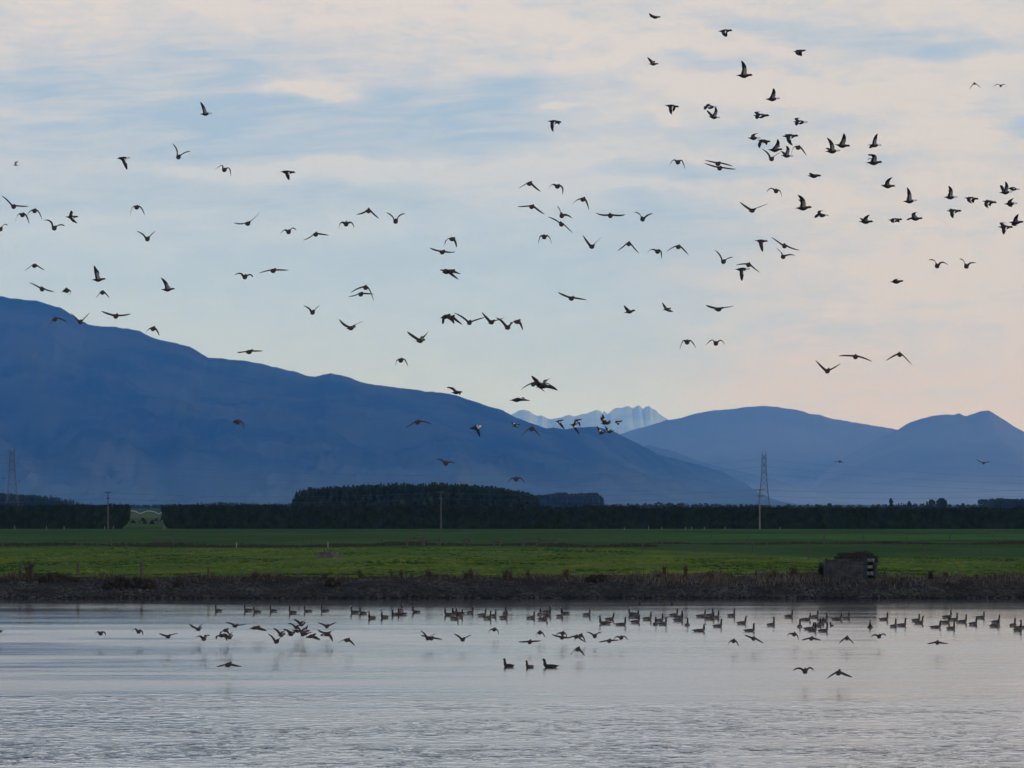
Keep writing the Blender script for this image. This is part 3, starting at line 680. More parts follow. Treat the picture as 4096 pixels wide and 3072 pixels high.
MB().box((zx(552), 1.55, -.1), (zx(1690), 1.6, zz(640))).build('back_panel', m_ply, e)
MB().box((zx(1650), .08, -.1), (zx(1700), 1.54, zz(660))).build('side_panel', m_ply, e)
MB().box((zx(552), .13, -.1), (zx(590), 1.54, zz(600))).build('side_panel', m_ply, e)
def hoop(pts, y, r=.028): return MB().tube([(zx(a), y, zz(b)) for a, b in pts], r, 6)
hoop([(1478,590),(1470,500),(1445,430),(1432,405),(1455,398),(1500,410),(1560,440),(1610,470),(1645,500),(1665,545),(1672,620)], .25, .035).build('roof_hoop', m_gp, e)
hoop([(830,585),(845,520),(870,460),(905,438),(960,450),(1010,448)], .3).build('roof_hoop', m_gp, e)
hoop([(780,472),(900,462),(1040,470),(1200,448),(1320,430),(1440,428)], .5, .022).build('roof_rail', m_gp, e)
hoop([(850,490),(1000,500),(1200,480),(1460,455)], .9, .022).build('roof_rail', m_gp, e)
r = np.random.default_rng(91); n = 800
bxs = r.uniform(zx(815), zx(1660), n); t = (bxs - zx(815)) / (zx(1660) - zx(815))
ztop = np.interp(t, [0, .1, .3, .55, .8, .93, 1], [zz(560), zz(470), zz(440), zz(430), zz(425), zz(470), zz(545)]); zlo = zz(580)
bzs = zlo + (ztop - zlo) * r.beta(1.0, 1.9, n)
cc = np.stack([bxs, r.uniform(.1, 1.4, n), bzs], -1); ln = r.uniform(.06, .22, n); a = r.normal(0, .35, n)
link('brush_roof', quads_np('brush_roof', cc, np.stack([np.cos(a) * ln, r.uniform(-.3, .3, n) * ln, np.sin(a) * ln], -1), np.stack([-.02 * np.sin(a), 0 * a, .02 * np.ones(n)], -1), [m_brush]), e)
n = 60; cc = np.stack([r.uniform(zx(1660), zx(1740), n), r.uniform(.1, .6, n), r.uniform(zz(660), zz(520), n)], -1); a = r.normal(-.7, .4, n); ln = r.uniform(.05, .16, n)
link('brush_tuft', quads_np('brush_tuft', cc, np.stack([np.cos(a) * ln, 0 * a, np.sin(a) * ln], -1), np.stack([-.014 * np.sin(a), 0 * a, .014 * np.ones(n)], -1), [m_brush]), e)

# ------------------------------------------------------------------ plants of the bank top
def weed(u, vb, wpx, hpx, seed, mt, name, label, dense=1.0, d=None, fan=.5, group=None):
    """a clump of thin stalks with ragged seed heads"""
    r = np.random.default_rng(seed); d = d or TOP; k = d / F; w_, h = wpx * k, hpx * k
    x = gx(u, d); zb = float(bank_z(np.array([x]), np.array([d]))[0]) if d < TOP else LAND
    e = empty(name, (x, d, zb)); prop(e, label, 'bush' if 'scrub' in name else 'weed', group)
    ns = int(26 * dense); st = MB()
    cs, ax, ay = [], [], []
    for i in range(ns):
        a = r.normal(0, .4) * fan; ly = r.normal(0, .25); hh = h * r.uniform(.45, 1.0); bx0 = r.uniform(-.12, .12) * w_
        hh = hh if i % 3 else hh * .6; top = Vector((np.clip(bx0 + math.sin(a) * hh * .8, -w_ / 2, w_ / 2), ly * w_ * .4, hh))
        st.tube([(bx0, 0, -.05), (bx0 * .5 + top.x * .45, top.y * .5, hh * .55), top], [.010, .008, .004], 3, False)
        m_ = int(r.integers(6, 12) * min(1.6, dense))
        for j in range(m_):
            t = r.uniform(.35, 1.02); p = Vector((bx0, 0, 0)).lerp(top, t) + Vector(r.normal(0, .035, 3))
            cs.append(p[:]); b = r.uniform(0, 6.28); s = r.uniform(.008, .026)
            ax.append((math.cos(b) * s, math.sin(b) * s, r.uniform(-.5, .5) * s)); ay.append((r.uniform(-.4, .4) * s, r.uniform(-.4, .4) * s, s * 1.4))
    st.build('stalks', mt, e); link('leaves', quads_np('leaves', np.array(cs), np.array(ax), np.array(ay), [mt]), e)
B8 = lambda x, y: (800 + x * .4069, 1850 + y * .4069)
O1 = lambda x, y: (1600 + x * .4069, 1850 + y * .4069)
P1 = lambda x, y: (2400 + x * .4069, 1750 + y * .4069)
N1 = lambda x, y: (x * .4069, 1750 + y * .4069)
gw = 'dead weeds standing along the bank top'
WEEDS = [(N1(285,1350),62,86,m_weed,'big round dead bush at the left end of the bank top',2.2,.9),
 (B8(545,1130),50,32,m_weed,'low brown clump right of the short stump post',1.6,.8),(B8(660,1135),60,30,m_weed,'wide low brown clump on the bank below the paddock',1.8,.8),
 (B8(970,1120),36,26,m_straw,'pale grassy tuft below the trough',1.4,.5),(B8(1225,1140),42,28,m_weed,'low brown tuft just right below the trough',1.5,.6),
 (B8(1575,1090),32,46,m_weed,'darkest tall dock plant right of the trough',2.4,.45),(B8(1885,1120),26,34,m_weed,'thin dock with tilted head, left of two',1.0,.5),
 (B8(1978,1115),24,42,m_weed,'tall thin dock left of the ragged tuft row',1.2,.4),(B8(2082,1120),16,36,m_weed,'narrow single dead stalk plant',.8,.3),
 (O1(275,1150),40,36,m_weed,'ragged leaning weed in front of bright grass below the pole',1.3,.7),(O1(655,1125),34,30,m_weed,'short weed joined to a taller one below the left rails',1.2,.6),
 (O1(700,1125),26,50,m_weed,'tall feathery weed below the small rail frame',1.4,.35),(O1(760,1110),22,24,m_straw,'small pale weed right of the feathery one',.8,.5),
 (O1(1030,1120),34,48,m_weed,'twin-topped tall weed in the middle of the bank',1.6,.5),(O1(1085,1115),26,54,m_weed,'tallest weed in the middle of the bank top',1.4,.4),
 (O1(1255,1120),26,40,m_weed,'faint thin weed right of the middle clump',.9,.4),(O1(1635,1125),32,46,m_weed,'dark upright weed beside the pale grass drift',1.8,.5),
 (P1(560,1390),30,38,m_weed,'brown weed left of two below the farthest rails',1.1,.5),(P1(630,1390),24,54,m_weed,'tall dark weed right of two in straw grass',1.7,.3),
 (P1(845,1400),26,60,m_weed,'tallest weed of the straw grass below the white post',1.7,.35),(P1(1090,1400),40,42,m_weed,'broad weed standing in the straw grass',1.3,.6),
 (P1(1180,1370),16,40,m_weed,'lone thin stalk beyond the straw grass',.6,.3),(P1(1540,1390),20,44,m_weed,'thin weed below the pale utility pole',.8,.4),
 (P1(1710,1400),44,50,m_weed,'big brown weed right of the pale utility pole',1.6,.5),(P1(1900,1410),60,44,m_weed,'wide brown weed bank left of the hide',2.0,.7),
 ((3345,2325),60,52,m_weed,'brown weeds against the left panel of the hide',2.0,.7),((3435,2328),54,44,m_straw,'pale dry stalks against the right panel of the hide',2.4,.6),((3488,2328),46,40,m_weed,'brown weeds at the foot of the white slats',2.0,.7),
 ((3285,2318),36,74,m_gorse,'dark creeper spilling from the left side of the hide',2.6,.4),((3722,2324),32,36,m_gorse,'dark rounded bush on the bank right of the hide',3.0,.5),
 ((3785,2328),50,26,m_weed,'low brown hummock right of the rounded bush',1.8,.8),((3905,2330),30,22,m_weed,'small brown hummock far right on the bank',1.4,.6)]
for i, ((u, v), wp, hp, mt, lb, dn, fan) in enumerate(WEEDS):
    weed(u, v, wp, hp, 200 + i, mt, 'scrub_bush' if mt is m_gorse or 'bush' in lb else 'dead_weed', lb, dn, TOP - .2 - (i % 3) * .4, fan, gw)
def scrub(u, v, wpx, hpx, d, seed, label):
    r = np.random.default_rng(seed); k = d / F; w_, h = wpx * k, hpx * k; x = gx(u, d)
    n = int(260 * w_); a = r.uniform(-1, 1, n); b = r.uniform(-1, 1, n)
    X = x + a * w_ / 2; Y = d + b * .6; Z = bank_z(X, Y) + h * np.clip(.75 - .7 * a * a - .3 * b * b + vnoise(a * 3.0, seed, 4, 1.0, .7) * .8, 0.04, 1) * r.uniform(.1, 1.0, n)
    s = r.uniform(.04, .13, n); q_ = r.uniform(0, 6.28, n)
    o = link('scrub_bush', quads_np('scrub_bush', np.stack([X, Y, Z], -1), np.stack([np.cos(q_) * s, np.sin(q_) * s, r.uniform(-.3, .3, n) * s], -1), np.stack([r.uniform(-.4, .4, n) * s, r.uniform(-.4, .4, n) * s, s * 1.2], -1), [m_gorse, m_weed], (r.uniform(0, 1, n) < .25).astype(int)))
    prop(o, label, 'bush', 'low dark scrub on the gravel')
scrub(520, 2350, 210, 42, 299.3, 301, 'widest dark scrub sprawling down the gravel near the tallest bank post')
scrub(235, 2320, 150, 22, 300.8, 302, 'low brown-black scrub on the gravel below the round dead bush')
scrub(712, 2335, 34, 14, 299.6, 303, 'tiny green-black scrub on the gravel right of the widest scrub')
scrub(1330, 2336, 52, 22, 299.8, 304, 'small dark scrub below the trough')
scrub(2385, 2308, 80, 20, 301.0, 305, 'dark cushion of scrub on the bank edge in mid frame')
# fringe of dry grass along the bank top, drifts of straw on the right
def fringe():
    r = np.random.default_rng(77); n = 21000
    x = r.uniform(-44, 44, n); dens = np.interp(x, [-44, -20, -4, 6, 10, 14, 30, 44], [.4, .35, .5, .6, .8, .85, .7, .6]) * (0.35 + np.clip(vnoise(x / 2.5, 8, 3) + .5, 0, 1.3))
    keep = r.uniform(0, 1, n) < dens; x = x[keep]; n = len(x)
    y = TOP - .2 + r.normal(0, .45, n) - np.where(x > 8, np.abs(r.normal(0, .9, n)), np.abs(r.normal(0, .35, n))); y = np.minimum(y, TOP + .3)
    h = r.uniform(.08, .30, n) * np.interp(x, [-44, -4, 8, 12, 44], [.75, .85, 1.0, 1.15, .95]) * (0.5 + np.clip(vnoise(x / 1.7, 12, 3) + .5, 0, 1.2))
    z = np.where(y > TOP + .2, LAND, bank_z(x, y)) - .03; h = h * 1.35; a = r.normal(0, .25, n)
    fm = (r.uniform(0, 1, n) < np.interp(x, [-44, 0, 8, 20, 44], [.75, .7, .3, .35, .5])).astype(int)
    me = quads_np('dry_grass', np.stack([x, y, z + h * .45], -1), np.stack([np.full(n, .016) * r.uniform(.6, 1.6, n), r.uniform(-.01, .01, n), 0 * x], -1), np.stack([a * h * .5, r.normal(0, .1, n) * h, h * .5], -1), [m_straw, m_weed], fm)
    prop(link('dry_grass', me), 'fringe of dry grass along the top of the gravel bank', 'grass', kind='stuff')
fringe()
def rank_line(y0, spread, xa, xb, n, hm, seed, label):
    r = np.random.default_rng(seed); x = r.uniform(xa, xb, n); keep = r.uniform(0, 1, n) < np.clip(vnoise(x / 9, seed, 3) + .75, 0.1, 1); x = x[keep]; n = len(x)
    y = y0 + r.normal(0, spread, n); h = r.uniform(.15, 1, n) * hm * np.clip(vnoise(x / 5, seed + 1, 3) + .8, .3, 1.4); z = land_z(x, y)
    s = r.uniform(.05, .16, n)
    me = quads_np('rank_grass', np.stack([x, y, z + h * .4], -1), np.stack([s, 0 * s, r.uniform(-.2, .2, n) * s], -1), np.stack([r.normal(0, .2, n) * h, 0 * s, h * .5], -1), [m_longgrass, m_weed], (r.uniform(0, 1, n) < .3).astype(int))
    prop(link('rank_grass', me), label, 'grass', kind='stuff')
rank_line(515, 4.5, -72, 3, 6500, .42, 81, 'dark line of rank grass behind the bright paddock on the left')
rank_line(505, 3.5, 3, 18, 900, .40, 82, 'dark rank grass under the right hand rails')
rank_line(536, 3.0, 18, 78, 4200, .42, 83, 'dark line of rank grass across the right paddock')

# ------------------------------------------------------------------ pivot irrigator and bushes seen through the hedge gap
ID = 1150.0; ik = ID / F
e = empty('pivot_irrigator', (gx(582, ID), ID, LAND)); prop(e, 'white arched pivot irrigator seen through the hedge gap', 'irrigator')
iz = lambda v: (HOR - v) * ik + CAM_H - LAND
ipts = [N1(x, y) for x, y in ((1180,745),(1235,728),(1280,720),(1330,725),(1375,748),(1400,738),(1435,727),(1465,722),(1520,731),(1558,750),(1600,735),(1650,726),(1700,730))]
MB().tube([((u - 582) * ik, 0, iz(v)) for u, v in ipts], .14, 8).build('water_pipe', mat('white_irrigator_paint', (0.38, 0.38, 0.38), 0.5, 0.1, 1.0), e)
tr = MB()
for (ua, va), (ub, vb) in zip(ipts[:-1], ipts[1:]):
    m0 = ((ua + ub) / 2 - 582) * ik; z0 = iz((va + vb) / 2) - .9
    tr.tube([((ua - 582) * ik, 0, iz(va)), (m0, 0, z0), ((ub - 582) * ik, 0, iz(vb))], .035, 4)
tr.build('truss', m_steel, e)
for uz in (1375, 1558):
    u, v = N1(uz, 748); x0 = (u - 582) * ik; zt = iz(v); leg = MB()
    for s in (-1, 1): leg.tube([(x0, 0, zt), (x0, s * 1.9, .55)], .07, 6)
    leg.tube([(x0, -1.9, .55), (x0, 1.9, .55)], .06, 6); tw = leg.build('drive_tower', m_steel, e)
    for s in (-1, 1):
        wv = MB(); ring = [(x0 + .18 * sx, s * 1.9 + math.cos(k / 12 * 6.283) * .55, .55 + math.sin(k / 12 * 6.283) * .55) for sx in (-1, 1) for k in range(12)]
        wv.add(ring, [tuple(range(12))[::-1], tuple(range(12, 24))] + [(k, (k + 1) % 12, 12 + (k + 1) % 12, 12 + k) for k in range(12)]); wv.build('wheel', m_post, tw)
def gap_bush(zx_, zy, wz, hz_, seed, label):
    r = np.random.default_rng(seed); u, v = N1(zx_, zy); d = ground_d(v, LAND); k = d / F; w_, h = wz * .4069 * k, hz_ * .4069 * k; n = 160
    a = r.uniform(-1, 1, n); z = h * np.clip(1 - a * a, .1, 1) * r.uniform(0.05, 1, n); s = r.uniform(.1, .3, n); q_ = r.uniform(0, 6.28, n)
    prop(link('low_bush', quads_np('low_bush', np.stack([a * w_ / 2, r.uniform(-.6, .6, n), z], -1), np.stack([np.cos(q_) * s, np.sin(q_) * s, 0 * s], -1), np.stack([0 * s, r.uniform(-.3, .3, n) * s, s], -1), [m_gorse]), loc=(gx(u, d), d, LAND)), label, 'bush', 'low bushes in the hedge gap')
gap_bush(1310,842,34,20,401,'leftmost reddish dark bush in the hedge gap, nearest the short hedge'); gap_bush(1400,822,56,26,402,'widest bush in the middle of the hedge gap')
gap_bush(1425,848,26,18,403,'small bush just in front of the widest bush in the gap'); gap_bush(1495,850,36,28,404,'dark round bush nearest the viewer in the hedge gap')
gap_bush(1550,822,56,24,405,'bush in the gap against the long hedge end')

# ------------------------------------------------------------------ stones at the waterline of the right shore, weed clumps in the shallows
for i, (zx_, zy, wz, lb) in enumerate(((765,250,34,'small dark stone breaking the shallows left of two'),(1245,250,40,'dark stone in the shallows right of two'))):
    u, v = 2350 + zx_ * .2712, 2350 + zy * .2712; d = ground_d(v, 0.0); k = d / F
    bm_ = bmesh.new(); bmesh.ops.create_icosphere(bm_, subdivisions=2, radius=.5)
    rr = random.Random(i)
    for vv in bm_.verts: vv.co *= 1 + rr.uniform(-.18, .18)
    me = bpy.data.meshes.new('shore_stone'); bm_.to_mesh(me); bm_.free(); me.materials.append(m_gorse)
    o = link('shore_stone', me, None, (gx(u, d), d, .03)); o.scale = (wz * .2712 * k, .6, .26); prop(o, lb, 'stone', 'stones in the shallows')

# ------------------------------------------------------------------ grass of the near paddock: tussocks too many to count
def tussocks():
    r = np.random.default_rng(120); n = 26000
    y = 302.6 + (r.uniform(0, 1, n) ** 1.3) * 185; x = r.uniform(-1, 1, n) * (y * .137)
    k = r.uniform(0, 1, n) < np.clip(vnoise2(x / 5.0, y / 14.0, 66, 4, .6) * 1.6 + .5, .05, 1); x, y = x[k], y[k]; n = len(x)
    kk = ~((x > 14) & (y > 400)); x, y = x[kk], y[kk]; n = len(x)
    h = r.uniform(.03, .10, n) * np.clip(vnoise2(x / 3.0, y / 9.0, 67, 3) + .9, .4, 1.8); s = r.uniform(.05, .22, n)
    tone = vnoise2(x / 6.0, y / 20.0, 68, 4, .6) + r.normal(0, .16, n)
    fm = np.where(tone > .16, 1, np.where(tone < -.22, 2, 0))
    me = quads_np('pasture_grass', np.stack([x, y, land_z(x, y) + h * .45], -1), np.stack([s, r.uniform(-.05, .05, n), 0 * s], -1), np.stack([r.normal(0, .1, n) * h, h * .25, h * .5], -1),
        [mat('grass_blades', (0.066, 0.114, 0.018), 0.95, 0.25, 0.2, None, 0.0), mat('yellow_grass', (0.130, 0.155, 0.030), 0.95, 0.25, 0.2, None, 0.0), mat('dark_grass', (0.034, 0.064, 0.014), 0.95, 0.25, 0.2, None, 0.0)], fm)
    prop(link('pasture_grass', me), 'tufts of grass over the bright near paddock', 'grass', kind='stuff')
tussocks()
# ------------------------------------------------------------------ plumage
m_black = mat('black_plumage', (0.012, 0.011, 0.013), 0.7, 0.3, 30.0)
m_dark = mat('dark_brown_plumage', (0.030, 0.024, 0.022), 0.75, 0.35, 25.0)
m_brown = mat('rusty_brown_plumage', (0.050, 0.030, 0.022), 0.8, 0.35, 25.0)
m_grey = mat('grey_brown_flight_feathers', (0.042, 0.036, 0.035), 0.8, 0.3, 25.0)
m_pale = mat('pale_grey_underwing', (0.22, 0.215, 0.205), 0.8, 0.15, 20.0)
m_white = mat('white_plumage', (0.78, 0.77, 0.74), 0.8, 0.1, 20.0)
m_tan = mat('tan_breast', (0.13, 0.105, 0.085), 0.8, 0.25, 25.0)
m_gull = mat('pale_gull_plumage', (0.30, 0.30, 0.33), 0.8, 0.15, 20.0)
FLY = [m_black, m_dark, m_brown, m_grey, m_pale, m_white, m_tan, m_gull]
BLACK, DARK, BROWN, GREY, PALE, WHITE, TAN, GULL = range(8)
# stations along a flying duck: distance from tail (0) to bill tip (1), half width, half height, drop of the axis
BODY = [(0.0,.022,.004,.000),(.07,.048,.012,.000),(.17,.052,.030,-.002),(.29,.080,.062,-.012),(.41,.102,.090,-.020),(.53,.102,.094,-.020),(.63,.082,.076,-.012),
        (.71,.054,.055,-.002),(.79,.040,.042,.006),(.86,.044,.047,.012),(.915,.041,.043,.012),(.95,.020,.016,.004),(1.0,.014,.006,.000)]
CHORD_X = (-.70, -.33, .06, .30)
SPAN = [(.10,.205),(.24,.190),(.42,.180),(.60,.152),(.76,.118),(.89,.078),(.97,.042),(1.0,.014)]

def bez(r, wst, tip, t):
    """a smooth arm through shoulder, wrist and wing tip"""
    k = 0.42
    c = (wst - r * (1 - k) ** 2 - tip * k ** 2) / (2 * k * (1 - k))
    return r * (1 - t) ** 2 + c * (2 * t * (1 - t)) + tip * t ** 2

def duck(T, B, wings, kind, size=1.0, twist=0.0):
    """one continuous flying duck. T, B: tail and bill; wings: [(side, wrist, tip)] with side +1 right, -1 left; metres"""
    Fw = (B - T); L = Fw.length; Fw = Fw.normalized()
    Up = Vector((0, 0, 1)); Rt = Fw.cross(Up)
    Rt = Rt.normalized() if Rt.length > 1e-3 else Vector((1, 0, 0)); Up = Rt.cross(Fw).normalized()
    k = size
    V, Fc, M = [], [], []
    NS = 8; ang = [(i + .5) / NS * 2 * math.pi for i in range(NS)]     # 0: right-lower of right side ... measured from right towards up
    for (s, wd, ht, dz) in BODY:
        c = T + Fw * (L * s) + Up * (dz * k)
        for a in ang: V.append(c + Rt * (math.cos(a) * wd * k) + Up * (math.sin(a) * ht * k))
    nr = len(BODY)
    hole = {}
    for side, sec in ((1, 0), (-1, 2)):                                 # sectors on the upper flanks carry the wings
        if any(w_[0] == side for w_ in wings): hole[side] = sec
    for i in range(nr - 1):
        s = (BODY[i][0] + BODY[i + 1][0]) / 2
        for j in range(NS):
            if 3 <= i <= 5 and ((1 in hole and j == 0) or (-1 in hole and j == 2)): continue
            a, b = i * NS + j, i * NS + (j + 1) % NS
            Fc.append((a, b, b + NS, a + NS))
            top = j in (0, 1, 2); belly = j in (4, 5, 6)
            if kind == 'W': m_ = WHITE if s > .69 and s < .93 else (BLACK if s < .2 or s > .93 else DARK)
            elif kind == 'P': m_ = BLACK if s > .66 or s < .2 else DARK
            elif kind == 'D': m_ = (BROWN if top else (TAN if belly and s < .35 and s > .1 else GREY)) if s < .7 else (BROWN if s < .9 else DARK)
            elif kind == 'T': m_ = DARK if not belly else BROWN
            else: m_ = GULL
            M.append(m_)
    Fc.append(tuple(range(NS - 1, -1, -1))); M.append(DARK)
    Fc.append(tuple((nr - 1) * NS + j for j in range(NS))); M.append(DARK)
    for side, W, P in wings:
        if side not in hole: continue
        if side == 1: up_i = [i * NS + 1 for i in (3, 4, 5, 6)]; lo_i = [i * NS + 0 for i in (3, 4, 5, 6)]
        else: up_i = [i * NS + 2 for i in (3, 4, 5, 6)]; lo_i = [i * NS + 3 for i in (3, 4, 5, 6)]
        prev = up_i + lo_i[::-1]
        root = T + Fw * (L * .50) + Rt * (side * .06 * k) + Up * (.035 * k)
        n = len(SPAN)
        for q_, (t, ch) in enumerate(SPAN):
            p0 = bez(root, W, P, t)
            S = (bez(root, W, P, min(1, t + .04)) - bez(root, W, P, max(0, t - .04))).normalized()
            Cd = Fw - S * Fw.dot(S)
            if Cd.length < .25: Cd = Cd + Up * .3
            Cd = Cd.normalized()
            N = S.cross(Cd).normalized() if side == 1 else Cd.cross(S).normalized()
            tw = twist * (0.4 + 0.6 * t)
            Cd2 = Cd * math.cos(tw) + N * math.sin(tw); N2 = N * math.cos(tw) - Cd * math.sin(tw)
            c = ch * k; th = .020 * k * (1 - .85 * t)
            ring = []
            for x, h in zip(CHORD_X, (.12, .75, 1.0, .25)): ring.append(p0 + Cd2 * (x * c) + N2 * (h * th))
            for x, h in zip(CHORD_X[::-1], (-.25, -.5, -.4, -.12)): ring.append(p0 + Cd2 * (x * c) + N2 * (h * th))
            b = len(V); V += ring; cur = list(range(b, b + 8))
            for e in range(8):
                e2 = (e + 1) % 8
                f = (prev[e], prev[e2], cur[e2], cur[e])
                Fc.append(f if side == 1 else f[::-1])
                upper = e in (0, 1, 2); lead = e in (2, 3, 4)
                if kind in 'PW':
                    if upper: m_ = (WHITE if e == 2 and q_ in (1, 2) else (GREY if e == 1 and q_ in (1, 2) else BLACK))
                    else: m_ = PALE if q_ <= 2 and e != 6 else (GREY if q_ == 3 and e in (4, 5) else BLACK)
                elif kind == 'D': m_ = BROWN if upper and q_ <= 3 else (GREY if upper or q_ > 4 else (PALE if e in (4, 5) and q_ < 3 else GREY))
                elif kind == 'T': m_ = WHITE if q_ == 2 and e in (1, 2, 4, 5) else DARK
                else: m_ = GULL if q_ < 6 else GREY
                M.append(m_)
            prev = cur
        f = tuple(prev); Fc.append(f if side == 1 else f[::-1]); M.append(DARK)
    return V, Fc, M

VIEWS = {'A':(0,300,1100/2212),'H':(0,1000,1100/2212),'B':(900,600,1100/2212),'I':(1600,1150,800/2212),'J':(1900,1500,800/2212),'F':(900,1200,1000/2212),
         'C':(1700,300,1000/2212),'D':(2500,0,800/2212),'E':(2600,550,800/2212),'G':(3296,0,800/2212),'K':(3296,500,800/2212),'Q':(2048,0,2048/2212),
         'L':(2400,900,800/2212),'M':(3100,1250,996/2212),'N':(0,1750,900/2212),'O':(1600,1850,900/2212),
         'a':(300,2350,600/2212),'b':(850,2350,600/2212),'c':(1400,2350,600/2212),'d':(1950,2350,600/2212),'e':(2900,2350,600/2212),'f':(3450,2350,646/2210),'g':(0,2300,1024/2201)}
